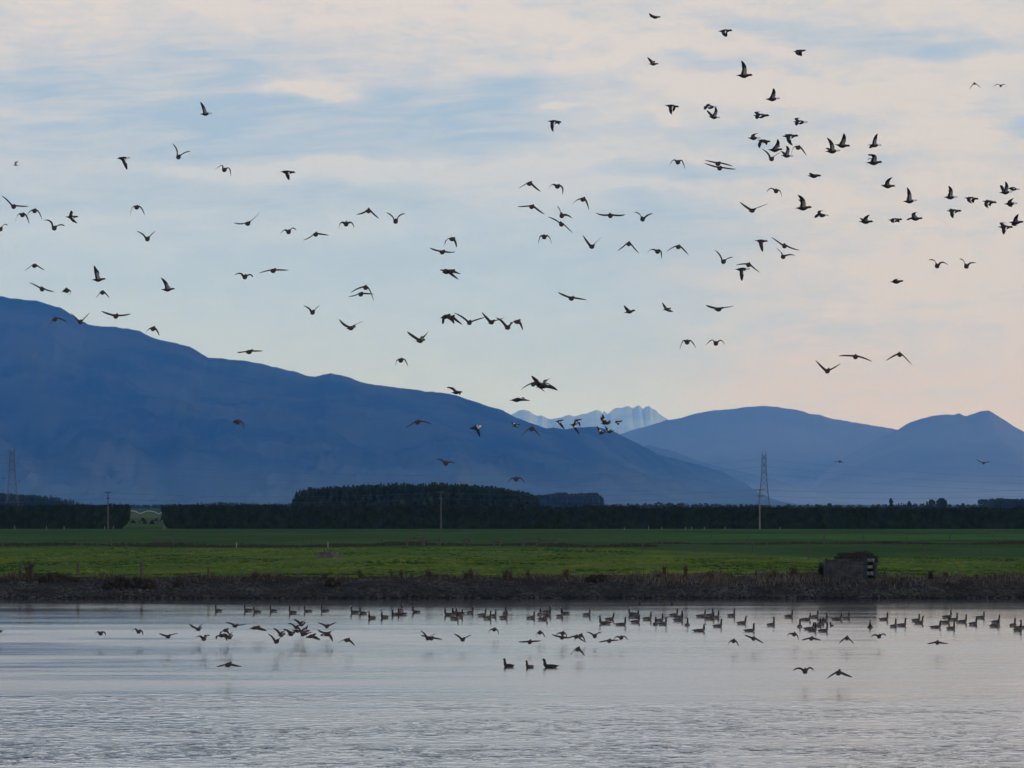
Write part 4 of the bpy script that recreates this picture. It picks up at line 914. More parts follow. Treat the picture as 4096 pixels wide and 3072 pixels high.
# view, plumage, mode (s: seen from the side, a: flying away), tail, bill, wing 1 wrist and tip, wing 2 wrist and tip, optional distance
# wing 1 is the near wing of a side view, the left wing of a bird flying away
BIRDS = [
('A','G','s',105,724,150,726,135,703,158,698,125,702,140,697),
('A','W','s',1606,315,1705,309,1645,268,1613,217,1668,297,1695,291),
('A','W','s',938,672,1046,665,1013,712,1026,766,972,660,958,651),
('A','D','a',1432,675,1440,640,1425,605,1388,552,1480,625,1537,614),
('A','D','a',1800,772,1810,748,1785,725,1726,763,1843,748,1857,814),
('A','D','a',110,1072,110,1040,65,1010,17,973,170,1053,233,1057),
('A','D','a',177,1138,185,1108,145,1120,120,1182,212,1130,233,1198),
('A','D','a',280,1105,277,1075,240,1095,218,1135,312,1100,336,1165),
('A','D','a',430,1247,445,1212,412,1180,354,1168,480,1203,524,1217),
('A','D','a',0,1250,5,1225,-35,1215,-75,1230,30,1203,64,1212),
('A','P','s',525,1142,630,1140,592,1165,630,1195,575,1112,566,1084),
('A','D','a',1098,1075,1103,1048,1065,1065,1044,1134,1135,1065,1163,1128),
('A','D','a',1185,1333,1187,1300,1150,1280,1100,1257,1215,1283,1252,1258),
('A','D','a',1978,1207,2010,1177,1945,1194,1880,1189,2050,1148,2089,1105),
('A','D','a',275,1540,280,1522,240,1542,198,1576,315,1542,362,1572),
('A','P','s',736,1649,851,1640,783,1590,762,1535),
('H','P','s',1294,320,1407,312,1345,275,1298,224,1352,300,1362,287),
('H','D','a',350,330,328,295,290,284,240,262,380,320,437,335),
('H','D','a',545,342,530,306,518,317,498,342,568,335,548,368),
('H','D','a',823,350,825,328,795,352,770,390,852,350,880,388),
('H','D','a',434,570,447,538,410,578,383,632,485,550,543,583),
('H','D','a',647,590,645,562,610,545,567,506,685,540,725,502),
('H','D','a',925,550,940,512,870,510,817,492,1000,522,1055,513),
('H','D','a',1225,648,1238,615,1195,635,1172,675,1260,640,1283,692),
('B','P','s',444,175,567,180,512,205,522,250,485,163,478,158),
('B','D','a',508,672,515,640,480,640,445,677,540,626,575,647),
('B','D','a',725,692,735,660,690,695,630,724,780,675,838,687),
('B','D','a',973,615,976,572,935,580,915,638,1015,580,1040,631),
('B','D','a',1155,510,1155,465,1115,500,1057,519,1195,510,1240,553),
('B','D','a',1373,592,1372,552,1345,530,1295,504,1400,528,1452,514),
('B','D','a',1805,722,1850,705,1785,720,1768,767,1855,735,1862,786),
('B','D','a',1732,833,1765,805,1695,803,1646,786,1800,820,1856,820),
('B','D','a',1750,990,1812,965,1770,967,1726,963,1828,1000,1878,1041),
('B','D','a',1795,982,1850,963,1790,962,1762,960,1860,982,1897,997),
('B','D','a',155,1038,165,1000,125,990,76,1008,200,1000,226,1026),
('B','D','a',373,985,405,952,335,970,270,991,450,963,513,967),
('B','D','a',1130,1122,1132,1087,1075,1110,1010,1148,1165,1125,1197,1213),
('B','D','a',1083,1172,1103,1143,1050,1165,993,1180,1145,1153,1197,1160),
('B','D','a',698,1320,712,1287,680,1275,631,1251,730,1275,762,1250),
('B','D','a',980,1440,1050,1418,970,1408,918,1360,1060,1400,1114,1377),
('B','D','a',1535,1540,1610,1525,1515,1495,1466,1461,1600,1505,1638,1458),
('B','D','a',170,1635,222,1607,145,1622,98,1628,255,1615,307,1618),
('I','D','a',445,342,560,295,485,350,474,408,570,345,597,405),
('I','D','a',530,345,605,308,540,312,522,318,618,350,690,411),
('I','D','a',757,410,780,362,700,330,598,280,850,353,940,330),
('I','D','a',978,400,1050,360,965,335,905,273,1090,355,1153,338),
('I','D','a',1165,465,1222,412,1135,375,1060,333,1240,395,1275,350),
('I','D','a',1265,395,1332,355,1245,385,1225,420,1335,395,1360,473),
('I','D','a',1870,137,1925,98,1815,82,1748,55,1980,120,2065,138),
('I','P','s',562,1165,692,1155,660,1150,662,1192,595,1118,516,1103),
('I','D','a',1465,1085,1482,1048,1405,1080,1338,1132,1530,1090,1603,1153),
('I','P','a',1500,1105,1670,1075,1525,1035,1455,975,1650,1085,1745,1137),
('I','D','a',1545,1075,1645,1068,1530,1052,1500,1030,1620,1030,1682,996),
('I','P','s',1212,1250,1385,1225,1375,1240,1440,1255,1312,1228,1345,1225),
('I','D','a',185,1507,205,1465,125,1510,58,1551,270,1480,355,1512),
('I','W','s',760,1560,912,1533,862,1565,885,1655,850,1520,835,1512),
('I','T','s',1240,1540,1330,1513,1298,1535,1298,1552,1258,1500,1225,1490),
('I','D','a',1450,1580,1470,1540,1400,1580,1345,1650,1500,1580,1560,1650),
('J','T','s',885,520,980,497,942,528,978,567),
('J','T','s',1090,507,1185,488,1150,520,1165,570,1112,520,1108,548),
('J','T','s',1045,553,1140,540,1110,578,1140,623),
('J','T','s',1385,540,1505,520,1428,482,1412,437,1414,495,1397,463),
('J','T','s',1432,540,1500,537,1485,515,1495,497),
('J','T','s',1535,527,1635,507,1585,532,1585,558,1570,505,1575,498),
('J','T','s',1357,655,1450,628,1378,608,1352,563,1418,625,1437,600),
('J','T','s',1450,640,1540,615,1470,602,1437,560,1502,615,1515,595),
('J','D','a',447,1168,462,1130,405,1140,358,1203,510,1140,553,1207),
('F','D','a',107,1095,115,1060,90,1065,68,1083,150,1075,170,1148),
('F','D','a',1552,548,1560,515,1525,530,1504,588,1590,525,1620,590),
('F','D','a',1948,1460,1960,1425,1920,1415,1868,1407,1985,1430,2034,1441),
('C','P','s',1083,408,1210,418,1132,445,1135,508,1175,402,1187,430),
('C','D','a',905,977,945,940,875,972,826,1004,970,985,1025,1032),
('C','D','a',1155,1000,1190,966,1130,965,1090,1016,1215,990,1217,1060),
('C','D','a',1380,1117,1415,1080,1345,1105,1302,1150,1430,1115,1451,1191),
('C','D','a',928,1180,962,1146,880,1160,817,1167,1000,1190,1058,1234),
('C','D','a',1212,1270,1208,1216,1195,1195,1168,1163,1255,1235,1302,1268),
('C','D','a',1213,1340,1200,1296,1155,1280,1088,1258,1255,1345,1308,1397),
('C','D','a',1643,1265,1637,1220,1575,1237,1508,1220,1710,1240,1772,1237),
('C','D','a',1928,1294,1922,1252,1900,1230,1853,1216,1965,1240,2017,1227),
('C','D','a',1057,1448,1053,1412,1020,1425,1003,1494,1095,1425,1120,1494),
('C','D','a',1453,1530,1502,1500,1440,1475,1398,1418,1520,1475,1560,1433),
('C','D','a',1798,1510,1810,1473,1755,1515,1703,1557,1845,1520,1895,1579),
('C','D','a',2042,1573,2075,1545,2010,1540,1964,1579,2090,1560,2092,1625),
('D','P','s',278,190,397,187,302,176,268,154,300,180,290,168),
('D','P','s',1028,347,1190,335,1098,375,1118,421,1122,360,1132,388),
('D','D','s',1857,572,2004,557,1908,590,1928,627,1948,580,1962,608),
('D','D','s',258,708,375,705,292,678,247,637,322,680,335,662),
('D','P','s',1228,835,1415,830,1328,755,1283,678),
('D','W','s',1549,1098,1718,1087,1648,1040,1635,988),
('D','P','s',440,1165,600,1182,512,1215,512,1276,548,1175,540,1222),
('D','W','s',867,1178,1020,1183,903,1192,882,1225,932,1150,962,1138),
('D','W','s',920,1290,1053,1301,1012,1240,990,1188,945,1250,910,1213),
('D','P','s',1415,1278,1600,1277,1472,1298,1455,1330,1468,1240,1515,1222),
('D','W','s',1857,1347,2023,1350,1908,1367,1890,1402,1908,1312,1950,1292),
('D','W','s',1354,1526,1497,1526,1422,1500,1467,1485),
('D','P','s',1462,1550,1612,1567,1498,1595,1490,1646,1568,1562,1570,1594),
('D','P','s',1735,1508,1922,1501,1818,1552,1848,1618,1808,1480,1858,1468),
('E','P','s',1300,137,1470,131,1415,85,1403,27),
('E','D','a',1320,252,1372,215,1310,175,1233,124,1395,190,1443,170),
('E','W','s',1445,197,1585,205,1532,140,1500,98,1482,160,1445,147),
('E','D','a',1618,127,1660,88,1590,110,1560,205,1685,125,1730,200),
('E','D','a',298,289,320,250,260,245,215,317,355,255,388,348),
('E','D','a',726,304,780,268,690,265,605,250,830,290,915,320),
('E','D','a',753,357,790,316,690,310,602,283,865,340,952,352),
('E','P','s',1737,424,1896,422,1785,408,1766,402,1835,403,1880,400),
('E','D','a',1388,609,1400,568,1340,558,1285,612,1440,590,1457,661),
('E','D','a',1090,822,1175,785,1080,770,993,710,1220,765,1305,733),
('E','P','s',1604,783,1793,770,1698,705,1630,643),
('E','W','s',1833,858,1977,860,1852,872,1828,896,1882,822,1923,800),
('E','D','s',1155,1140,1307,1147,1232,1178,1235,1228),
('E','D','a',1482,1222,1492,1172,1425,1155,1342,1098,1555,1215,1655,1246),
('E','D','a',1478,1335,1465,1295,1450,1270,1396,1225,1540,1293,1603,1308),
('E','D','a',798,1389,830,1350,780,1305,715,1243,860,1335,922,1325),
('E','D','a',1075,1424,1105,1385,1025,1395,950,1413,1130,1420,1217,1492),
('E','W','s',938,1460,1107,1452,1022,1515,1013,1590,1010,1440,1000,1437),
('E','D','a',298,1225,330,1188,250,1215,180,1266,365,1225,428,1300),
('G','D','a',1662,938,1668,910,1635,945,1610,988,1700,940,1738,973,330),
('G','D','a',1953,963,1955,935,1925,928,1878,957,1990,930,2010,958,330),
('K','P','s',117,218,294,232,225,160,210,103),
('K','W','s',10,294,182,281,92,220,30,143,60,255,40,242),
('K','W','s',485,222,638,222,570,160,585,103,535,238,520,245),
('K','P','s',463,418,648,410,560,352,475,338),
('K','P','s',625,672,792,675,705,632,745,590,680,655,662,650),
('K','W','s',868,848,1034,832,950,770,915,695),
('K','W','s',1320,798,1480,796,1408,735,1368,680),
('K','P','s',1548,806,1714,819,1605,838,1628,877,1657,822,1665,852),
('K','P','s',1748,842,1914,858,1797,882,1812,928,1845,860,1855,887),
('K','W','s',1933,747,2088,738,2022,690,1995,632,1985,690,1970,655),
('K','W','s',2025,698,2167,712,2085,712,2092,728,2098,686,2132,678),
('K','W','s',1986,874,2143,864,2055,846,2083,820,2078,885,2088,895),
('K','P','s',382,1068,547,1068,465,1032,497,1002,435,1035,418,1022),
('K','P','s',705,1052,870,1043,762,1070,770,1090,818,1050,848,1067),
('K','P','s',937,1035,1095,1032,992,990,1035,971,955,1037,942,1048),
('K','P','s',1352,949,1525,951,1420,988,1418,1040,1420,925,1425,917),
('K','P','s',1920,1127,2095,1130,1992,1165,1975,1220,1982,1082,2022,1075),
('K','P','s',2042,1077,2212,1072,2120,1040,2135,995,2115,1092,2160,1106),
('K','D','a',1253,1582,1248,1530,1225,1500,1155,1494,1300,1515,1374,1549),
('K','D','a',1575,1584,1573,1535,1545,1500,1493,1484,1615,1525,1684,1526),
('Q','P','s',1632,1218,1693,1214,1655,1210,1670,1206),
('L','D','s',263,970,395,945,308,938,262,890,352,943,378,928),
('L','D','s',688,940,792,918,722,908,687,857,772,942,813,955),
('L','D','a',1258,944,1370,913,1250,908,1170,886,1410,908,1483,893),
('L','D','a',957,1317,970,1270,920,1280,882,1375,1010,1280,1062,1363),
('L','D','a',1278,1325,1285,1288,1240,1270,1171,1329,1335,1272,1380,1328),
('M','D','a',446,540,487,495,425,485,362,424,525,488,580,453),
('M','D','a',708,411,722,373,640,380,563,386,785,400,862,435),
('M','D','a',1107,391,1110,352,1060,380,985,428,1155,395,1219,466),
('M','P','a',570,1333,582,1315,548,1320,527,1342,595,1323,608,1340,330),
('M','P','a',1846,1346,1860,1328,1822,1322,1789,1302,1880,1330,1913,1322,330),
('O','D','a',492,1217,505,1178,465,1188,420,1168,530,1195,562,1190,255),
('a','D','a',365,697,395,655,335,650,282,695,425,655,457,707),
('a','D','a',925,670,955,630,890,610,830,655,985,640,1003,710),
('a','D','a',1350,742,1400,700,1310,700,1238,676,1440,690,1520,680),
('a','D','a',1785,627,1862,595,1750,580,1690,535,1860,560,1908,505),
('a','D','a',1875,777,1935,728,1845,715,1778,738,1935,705,1993,713),
('b','D','a',150,642,235,610,140,650,110,690,225,650,250,695),
('b','D','a',85,717,185,690,75,715,57,765,190,720,215,787),
('b','D','a',215,752,295,708,215,710,190,680,280,680,318,625),
('b','D','a',295,577,380,548,275,530,200,515,430,550,525,530),
('b','D','a',550,608,708,570,600,587,560,603,735,610,800,637),
('b','D','a',1265,562,1370,523,1265,500,1195,462,1345,505,1380,465),
('b','D','a',1220,607,1250,563,1175,540,1108,532,1265,575,1290,545),
('b','D','a',1675,597,1700,543,1630,540,1545,515,1755,540,1835,505),
('b','D','a',970,707,1070,686,965,640,895,595,1050,655,1090,605),
('b','D','a',1110,702,1218,666,1120,640,1040,610,1185,660,1220,620),
('b','D','a',920,819,960,770,895,740,818,680,975,760,1020,725),
('b','D','a',1255,657,1440,641,1250,635,1190,620,1380,610,1405,557),
('b','D','a',1310,717,1365,658,1300,630,1255,580,1390,675,1475,655),
('b','D','a',1380,742,1530,685,1425,710,1385,742,1530,735,1590,772),
('b','D','a',1640,717,1745,655,1640,680,1590,710,1745,715,1772,795),
('b','D','a',1660,692,1740,658,1620,655,1555,622,1760,640,1802,610),
('b','D','a',1945,787,2022,753,1910,780,1850,820,2040,790,2100,857),
('b','D','a',195,1162,270,1108,145,1145,65,1165,335,1145,432,1162),
('c','D','a',1120,762,1180,733,1110,690,1040,635,1215,700,1265,685),
('c','D','a',1170,767,1230,728,1110,715,1040,712,1290,750,1362,767),
('c','D','a',1640,787,1690,743,1600,715,1530,680,1735,720,1795,697),
('c','D','a',2118,637,2135,598,2065,625,2035,685,2175,625,2195,707),
('d','D','a',762,685,780,638,730,680,720,748,815,670,853,742),
('d','D','a',1095,697,1120,650,1040,675,1003,722,1150,675,1175,745),
('d','D','a',1085,759,1115,710,1020,712,948,688,1160,735,1225,742),
('d','D','a',1290,747,1325,700,1240,725,1165,747,1370,750,1445,807),
('d','D','a',1350,722,1395,686,1310,740,1285,790,1415,730,1447,805),
('d','D','a',1575,740,1590,690,1530,675,1455,655,1625,672,1687,670),
('d','D','a',1963,759,1980,718,1905,725,1862,768,2020,720,2075,775),
('d','D','a',1775,807,1815,763,1715,790,1640,803,1870,775,1950,772),
('d','D','a',610,827,638,776,540,797,453,800,710,788,792,785),
('d','D','a',1305,932,1360,878,1265,940,1235,998,1385,935,1437,1007),
('e','D','a',110,807,140,763,65,805,48,878,175,800,207,877),
('e','D','a',400,774,440,726,350,720,285,700,490,770,573,825),
('e','D','a',1005,714,1035,663,950,680,915,730,1065,700,1087,780),
('e','D','a',1250,775,1297,726,1200,755,1125,775,1345,755,1418,777),
('e','D','a',1790,767,1810,720,1735,770,1680,830,1850,770,1905,835),
('e','D','a',1165,1264,1195,1198,1100,1187,1003,1225,1245,1180,1310,1225),
('e','D','a',1645,1292,1705,1215,1595,1275,1497,1345,1770,1275,1880,1322),
('f','D','a',210,692,245,643,165,645,110,693,280,632,322,665),
('f','D','a',1010,775,1040,728,960,755,880,770,1090,755,1172,768),
('g','D','a',-22,492,-5,472,-40,480,-70,460,15,480,43,455),
]
for x, y in ((1000,880),(1020,881),(1040,882),(570,940),(705,1013),(845,1005),(888,1006),(902,1005)):
    BIRDS.append(('B','P','a',x,y+1.5,x+1,y-1.5,x-3,y-2,x-7,y-1,x+4,y-2,x+8,y-1,2600))
for x, y in ((30,403),(192,430),(17,518)):
    BIRDS.append(('N','P','a',x-4,y+4,x+4,y-4,x-6,y-3,x-13,y-1,x+7,y,x+14,y+3,900))

FLYERS = []                                          # (object, photo x, photo y, plumage, pose words)
def pose_words(mode, z1, z2):
    up = lambda z: z > 0.13; dn = lambda z: z < -0.13
    if mode == 's':
        if z1 > .22: return 'one wing raised high'
        if z1 > .05: return 'wings lifted'
        if z1 < -.22: return 'one wing swept down'
        if z1 < -.05: return 'wings half lowered'
        return 'wings held level'
    if up(z1) and up(z2): return 'wings raised in a V'
    if dn(z1) and dn(z2): return 'wings arched down'
    if up(z1) and not up(z2): return 'left wing raised'
    if up(z2) and not up(z1): return 'right wing raised'
    if dn(z1): return 'left wing drooping'
    if dn(z2): return 'right wing drooping'
    return 'wings spread level'

for row in BIRDS:
    vw, kind, mode = row[:3]; n = list(row[3:])
    ox, oy, kf = VIEWS[vw]
    dist = n.pop() if len(n) % 4 == 1 else None
    pts = [(ox + n[i] * kf, oy + n[i + 1] * kf) for i in range(0, len(n), 2)]
    (tx, ty), (bx_, by_) = pts[0], pts[1]
    cu, cv = (tx + bx_) / 2, (ty + by_) / 2
    bl = math.hypot(bx_ - tx, by_ - ty)
    if mode == 's': L = 0.66; d = dist or min(420.0, max(135.0, F * L * .985 / bl))
    else:
        L = 0.64
        if vw in 'abcdefg': d = F * (CAM_H - (0.62 if vw in 'abg' else 0.5)) / (cv - HOR)
        else: d = dist or 168.0
    s = F / d
    loc = lambda p: ((p[0] - cu) / s, -(p[1] - cv) / s)
    tX, tZ = loc(pts[0]); bX, bZ = loc(pts[1])
    b2 = math.hypot(bX - tX, bZ - tZ)
    sz = 1.0
    if mode == 's':
        sz = b2 / (L * .985); dep = b2 * 0.17
    else:
        if dist and dist > 800: sz = .75
        dep = math.sqrt(max((L * sz) ** 2 - b2 ** 2, (.25 * L) ** 2))
    T = Vector((tX, -dep / 2, tZ)); B = Vector((bX, dep / 2, bZ))
    Fw = (B - T).normalized(); Rt = Fw.cross(Vector((0, 0, 1))).normalized(); Up = Rt.cross(Fw)
    wings, zs = [], []
    sides = (1, -1) if mode == 's' else (-1, 1)
    quad = pts[2:]
    if len(quad) == 2: quad = quad + [(quad[0][0] + 3, quad[0][1] + 5), (quad[1][0] + 6, quad[1][1] + 12)]
    for i, side in enumerate(sides):
        wp, tp = quad[i * 2], quad[i * 2 + 1]
        root = T + Fw * ((B - T).length * .5) + Rt * (side * .06 * sz) + Up * (.035 * sz)
        wX, wZ = loc(wp); pX, pZ = loc(tp)
        l1, l2 = .24 * sz, .36 * sz
        q1 = math.hypot(wX - root.x, wZ - root.z); q2 = math.hypot(pX - wX, pZ - wZ)
        r1 = math.sqrt(max(0, l1 ** 2 - q1 ** 2)); r2 = math.sqrt(max(0, l2 ** 2 - q2 ** 2))
        if mode == 's':
            sg = -1 if side == 1 else 1
            wy = root.y + sg * max(r1, .05); py = wy + sg * r2 * .8
        else:
            wy = root.y + r1 * .45; py = wy - r2 * .55
        wings.append((side, Vector((wX, wy, wZ)), Vector((pX, py, pZ)))); zs.append(pZ - root.z)
    V, Fc, M = duck(T, B, wings, kind, sz, 0.20 if mode == 'a' else 0.0)
    o = link('gull' if kind == 'G' else 'flying_duck', mesh_np('flying_duck', V, Fc, FLY, M))
    o.location = at(cu, cv, d)
    FLYERS.append([o, cu * .54, cv * .54, kind, pose_words(mode, zs[0], zs[1]), mode, d, vw])

# ------------------------------------------------------------------ labels: look first, then where in the picture's own landmarks
ORD = ['first','second','third','fourth','fifth','sixth','seventh','eighth','ninth','tenth','eleventh','twelfth']
PLACES = [(70,470,'over the left ridge end'),(350,320,'high over the left mountain'),(150,625,'just above the left mountain crest'),(300,690,'along the left mountain crest'),
    (310,480,'below the cloud bands'),(690,480,'in the loose line over mid-slope'),(560,600,'low over mid-slope'),
    (780,640,'above the dip in the long ridge'),(970,560,'in the upright column over mid ridge'),(1040,690,'in the row above the falling ridge'),(880,760,'close over the ridge knoll'),
    (700,920,'against the dark mountain face'),(1040,960,'above the pine block'),(1150,840,'in the tangle above the snowy peaks'),(1260,915,'before the snowy peaks'),
    (1190,260,'alone under the top cloud bank'),(1190,450,'at sky centre'),(1370,500,'right of sky centre'),(1300,660,'in the gap above the snowy peaks'),
    (1500,140,'near the top edge of the sky'),(1640,200,'in the upper sky over the rounded hill'),(1500,240,'under the upper right cloud'),(1670,310,'in the dense knot'),
    (1530,350,'beside the dense knot'),(1850,320,'right of the dense knot'),(1700,430,'below the dense knot'),(1950,440,'in the right-hand string'),
    (2130,440,'at the right-hand string end'),(1630,560,'over the rounded hill'),(2130,185,'small and high in the cream corner'),(2030,570,'low over the pointed hill'),
    (1530,700,'low over the saddle'),(1880,780,'just above the right-hand hills'),(1960,998,'against the pointed hill'),(730,580,'as far specks over the slope'),(35,1030,'as specks beside the left pylon'),
    (270,1365,'skimming water left of the geese'),(640,1360,'in the pack skimming the water'),(490,1435,'skimming alone below the pack'),(960,1370,'skimming before the left geese'),
    (1240,1375,'skimming behind the swimming trio'),(1620,1380,'skimming before the right geese'),(1790,1450,'skimming nearest bottom right'),(2000,1380,'skimming below the hide'),(1760,1375,'skimming below the hide'),
    (880,1330,'against the gravel bank')]
WORD = {'P': 'dark duck', 'W': 'white-necked dark duck', 'D': 'brown duck', 'T': 'duck with white wing bars', 'G': 'pale gull'}
from collections import defaultdict
def ordinals(lst, key):
    lst.sort(key=key); n = len(lst)
    return [''] if n == 1 else ['leftmost'] + [ORD[i] + '-from-left' for i in range(1, n - 1)] + ['rightmost'] if n > 2 else ['left-hand', 'right-hand']
groups_ = defaultdict(list)
for f in FLYERS:
    o, x, y = f[:3]
    if f[7] == 'O': pl = PLACES[-1][2]
    elif f[6] > 2000: pl = 'as far specks over the slope'
    elif f[7] == 'N': pl = 'as specks beside the left pylon'
    else:
        ok = [p for p in PLACES[:-1] if 'speck' not in p[2] and (('skim' in p[2]) == (y > 1200))]
        pl = min(ok, key=lambda p: (p[0] - x) ** 2 + ((p[1] - y) * 1.4) ** 2)[2]
    f.append(pl); groups_[(WORD[f[3]], f[4] if f[6] < 800 else '', pl)].append(f)
for (wd, ps, pl), lst in groups_.items():
    for f, od in zip(sorted(lst, key=lambda f: f[1]), ordinals(lst, lambda f: f[1])):
        o = f[0]
        t = ' '.join(x for x in ((od + ' ' if od else '') + ('tiny ' if not ps else '') + wd, ('with ' + ps) if ps else '', pl) if x)
        grp = 'ducks skimming over the water' if f[2] > 1200 else ('far specks of birds' if not ps else 'ducks flying across the sky')
        prop(o, t, 'gull' if f[3] == 'G' else 'duck', None if f[3] == 'G' else grp)

# ------------------------------------------------------------------ geese on the water
m_gb = mat('goose_back', (0.070, 0.050, 0.040), 0.8, 0.3, 20.0); m_gw = mat('goose_rump', (0.40, 0.38, 0.36), 0.8, 0.1, 20.0)
GOOSE = [m_black, m_gb, m_tan, m_gw, m_dark]
GPATH = [(-.47,.125,.012,.006),(-.39,.115,.05,.026),(-.29,.09,.105,.07),(-.13,.075,.152,.115),(.04,.07,.16,.125),(.17,.08,.135,.112),(.245,.135,.092,.09),(.272,.205,.062,.068),
         (.278,.29,.050,.054),(.283,.375,.046,.050),(.302,.430,.050,.060),(.345,.450,.043,.050),(.378,.444,.018,.017),(.42,.434,.011,.007)]
def goose_mesh(name, kind, neck=1.0, lean=0.0, turn=0.0, fat=1.0):
    V, Fc, M = [], [], []; NS = 8
    P = []
    for i, (x, z, a, b) in enumerate(GPATH):
        if i >= 7: z = .205 + (z - .205) * neck; x = x + lean * (z - .205)
        P.append(Vector((x, 0, z)))
    for i, (x, z, a, b) in enumerate(GPATH):
        t = (P[min(i + 1, len(P) - 1)] - P[max(i - 1, 0)]).normalized()
        u = Vector((-t.z, 0, t.x))
        for k in range(NS):
            an = (k + .5) / NS * 2 * math.pi
            if k == 0 and 7 <= i <= 11: a, b = a * fat, b * fat
            v = P[i] + Vector((0, 1, 0)) * (math.cos(an) * a) + u * (math.sin(an) * b)
            if i >= 9 and turn:                                       # the head looks aside
                ca, sa = math.cos(turn), math.sin(turn); px = P[9].x
                v = Vector((px + (v.x - px) * ca - v.y * sa, (v.x - px) * sa + v.y * ca, v.z))
            V.append(v)
    for i in range(len(GPATH) - 1):
        for k in range(NS):
            a, b = i * NS + k, i * NS + (k + 1) % NS
            Fc.append((a, b, b + NS, a + NS))
            low = k in (4, 5, 6); side = k in (3, 7, 0)
            if kind == 'goose':
                if i == 0: m_ = 0
                elif i <= 1: m_ = 3 if k in (4, 5, 6) else 4
                elif i == 2: m_ = 3 if low else 1
                elif i <= 5: m_ = 2 if low or (k in (3, 7) and i == 5) else (4 if i < 4 and k in (1, 2) else 1)
                elif i == 6: m_ = 2 if k in (0, 1, 2, 3) else 0
                elif i in (9, 10): m_ = 3 if k in (3, 4, 7, 6) and i == 10 or (i == 9 and k in (4, 6, 5)) else 0
                else: m_ = 0
            else:
                m_ = (1 if kind == 'brown' else 4) if i <= 6 else (4 if i < 9 else 0)
                if i in (1, 2) and low: m_ = 2
            M.append(m_)
    Fc.append(tuple(range(NS - 1, -1, -1))); M.append(0)
    Fc.append(tuple((len(GPATH) - 1) * NS + j for j in range(NS))); M.append(0)
    return mesh_np(name, V, Fc, GOOSE, M)
GM = [goose_mesh('goose', 'goose', n_, l_, t_) for n_, l_, t_ in ((1.0,0,0),(1.1,-.08,0),(.92,.12,0),(1.05,.05,.6),(1.0,0,-.6),(1.14,0,1.2))]
SW_V = dict(VIEWS); SW_V['v'] = (2350, 2350, 600 / 2212)
SWIM = [('b',85,355,'L',90),('b',520,352,'L',130),('b',655,370,'L',120),('b',895,358,'L',100),('b',1180,382,'L',110),('b',1405,362,'L',130),('b',1655,355,'L',120),('b',2095,378,'L',130),
 ('c',190,390,'L',100),('c',322,460,'TL',88),('c',508,450,'TL',80),('c',665,405,'TL',60),('c',765,405,'L',140),('c',752,350,'A',45),('c',975,372,'L',120),('c',1460,412,'L',165),('c',1552,388,'TL',60),
 ('c',1620,392,'L',140),('c',1545,470,'R',105),('c',1618,440,'AR',60),('c',1775,382,'AR',100),('c',1955,420,'R',105),('c',2030,465,'R',95),('c',2110,432,'R',80),
 ('d',260,392,'A',80),('d',240,457,'R',95),('d',645,460,'R',105),('d',770,410,'A',95),('d',870,372,'R',140),('d',880,422,'R',110),('d',820,484,'R',162),('d',1070,437,'AR',90),('d',1140,392,'L',125),
 ('d',1467,414,'R',95),('d',1728,542,'L',205),('d',1805,480,'R',135),('d',1970,562,'R',190),
 ('v',665,408,'L',125),('v',700,442,'R',125),('v',710,522,'R',140),('v',885,477,'R',130),('v',1000,552,'A',100),('v',1060,502,'R',120),('v',1112,557,'R',112),('v',1275,417,'R',135),('v',1345,452,'R',135),
 ('v',1345,497,'R',165),('v',1470,567,'A',105),('v',1680,437,'R',155),('v',1800,427,'R',120),('v',1812,472,'R',130),('v',1895,457,'R',80),('v',2125,427,'R',95),('v',1650,652,'R',215),('v',1922,587,'R',132),
 ('e',250,542,'R',145),('e',365,652,'R',180),('e',680,567,'R',100),('e',945,442,'R',127),('e',1195,487,'R',178),('e',1325,447,'R',112),('e',1450,502,'R',165),('e',1655,482,'R',182),('e',1795,467,'R',80),
 ('e',1100,592,'A',85),('e',1245,622,'R',175),('e',1290,652,'R',122),('e',1370,587,'R',100),('e',1415,552,'AR',70),('e',1450,657,'R',160),('e',2140,597,'T',110),
 ('f',295,447,'R',138),('f',425,547,'AR',85),('f',540,532,'R',132),('f',735,462,'R',117),('f',775,497,'R',132),('f',1162,417,'R',155),('f',1255,452,'R',112),('f',1140,492,'R',132),('f',1370,482,'R',142),
 ('f',1005,557,'R',182),('f',1213,577,'R',118),('f',1517,512,'R',113),('f',1620,422,'R',122),('f',1827,487,'R',128),('f',1807,542,'R',142),('f',2060,527,'AR',92),('f',2130,567,'R',112),('f',2127,602,'R',105),('f',2200,562,'R',65)]
FACE = {'L': 'facing left', 'R': 'facing right', 'A': 'seen from behind', 'AR': 'turned half away', 'T': 'seen head on', 'TL': 'turned half towards the viewer'}
STRETCH = [(640,'left of the round trough'),(860,'below the round trough'),(1010,'below the middle utility pole'),(1130,'below the weedy bank top'),(1260,'behind the three swimming ducks'),(1400,'below the snowy peaks'),
           (1540,'left of the lattice pylon'),(1700,'below the lattice pylon'),(1790,'left of the slatted hide'),(1960,'below the slatted hide'),(2080,'right of the slatted hide'),(2300,'at the right end')]
swim = []
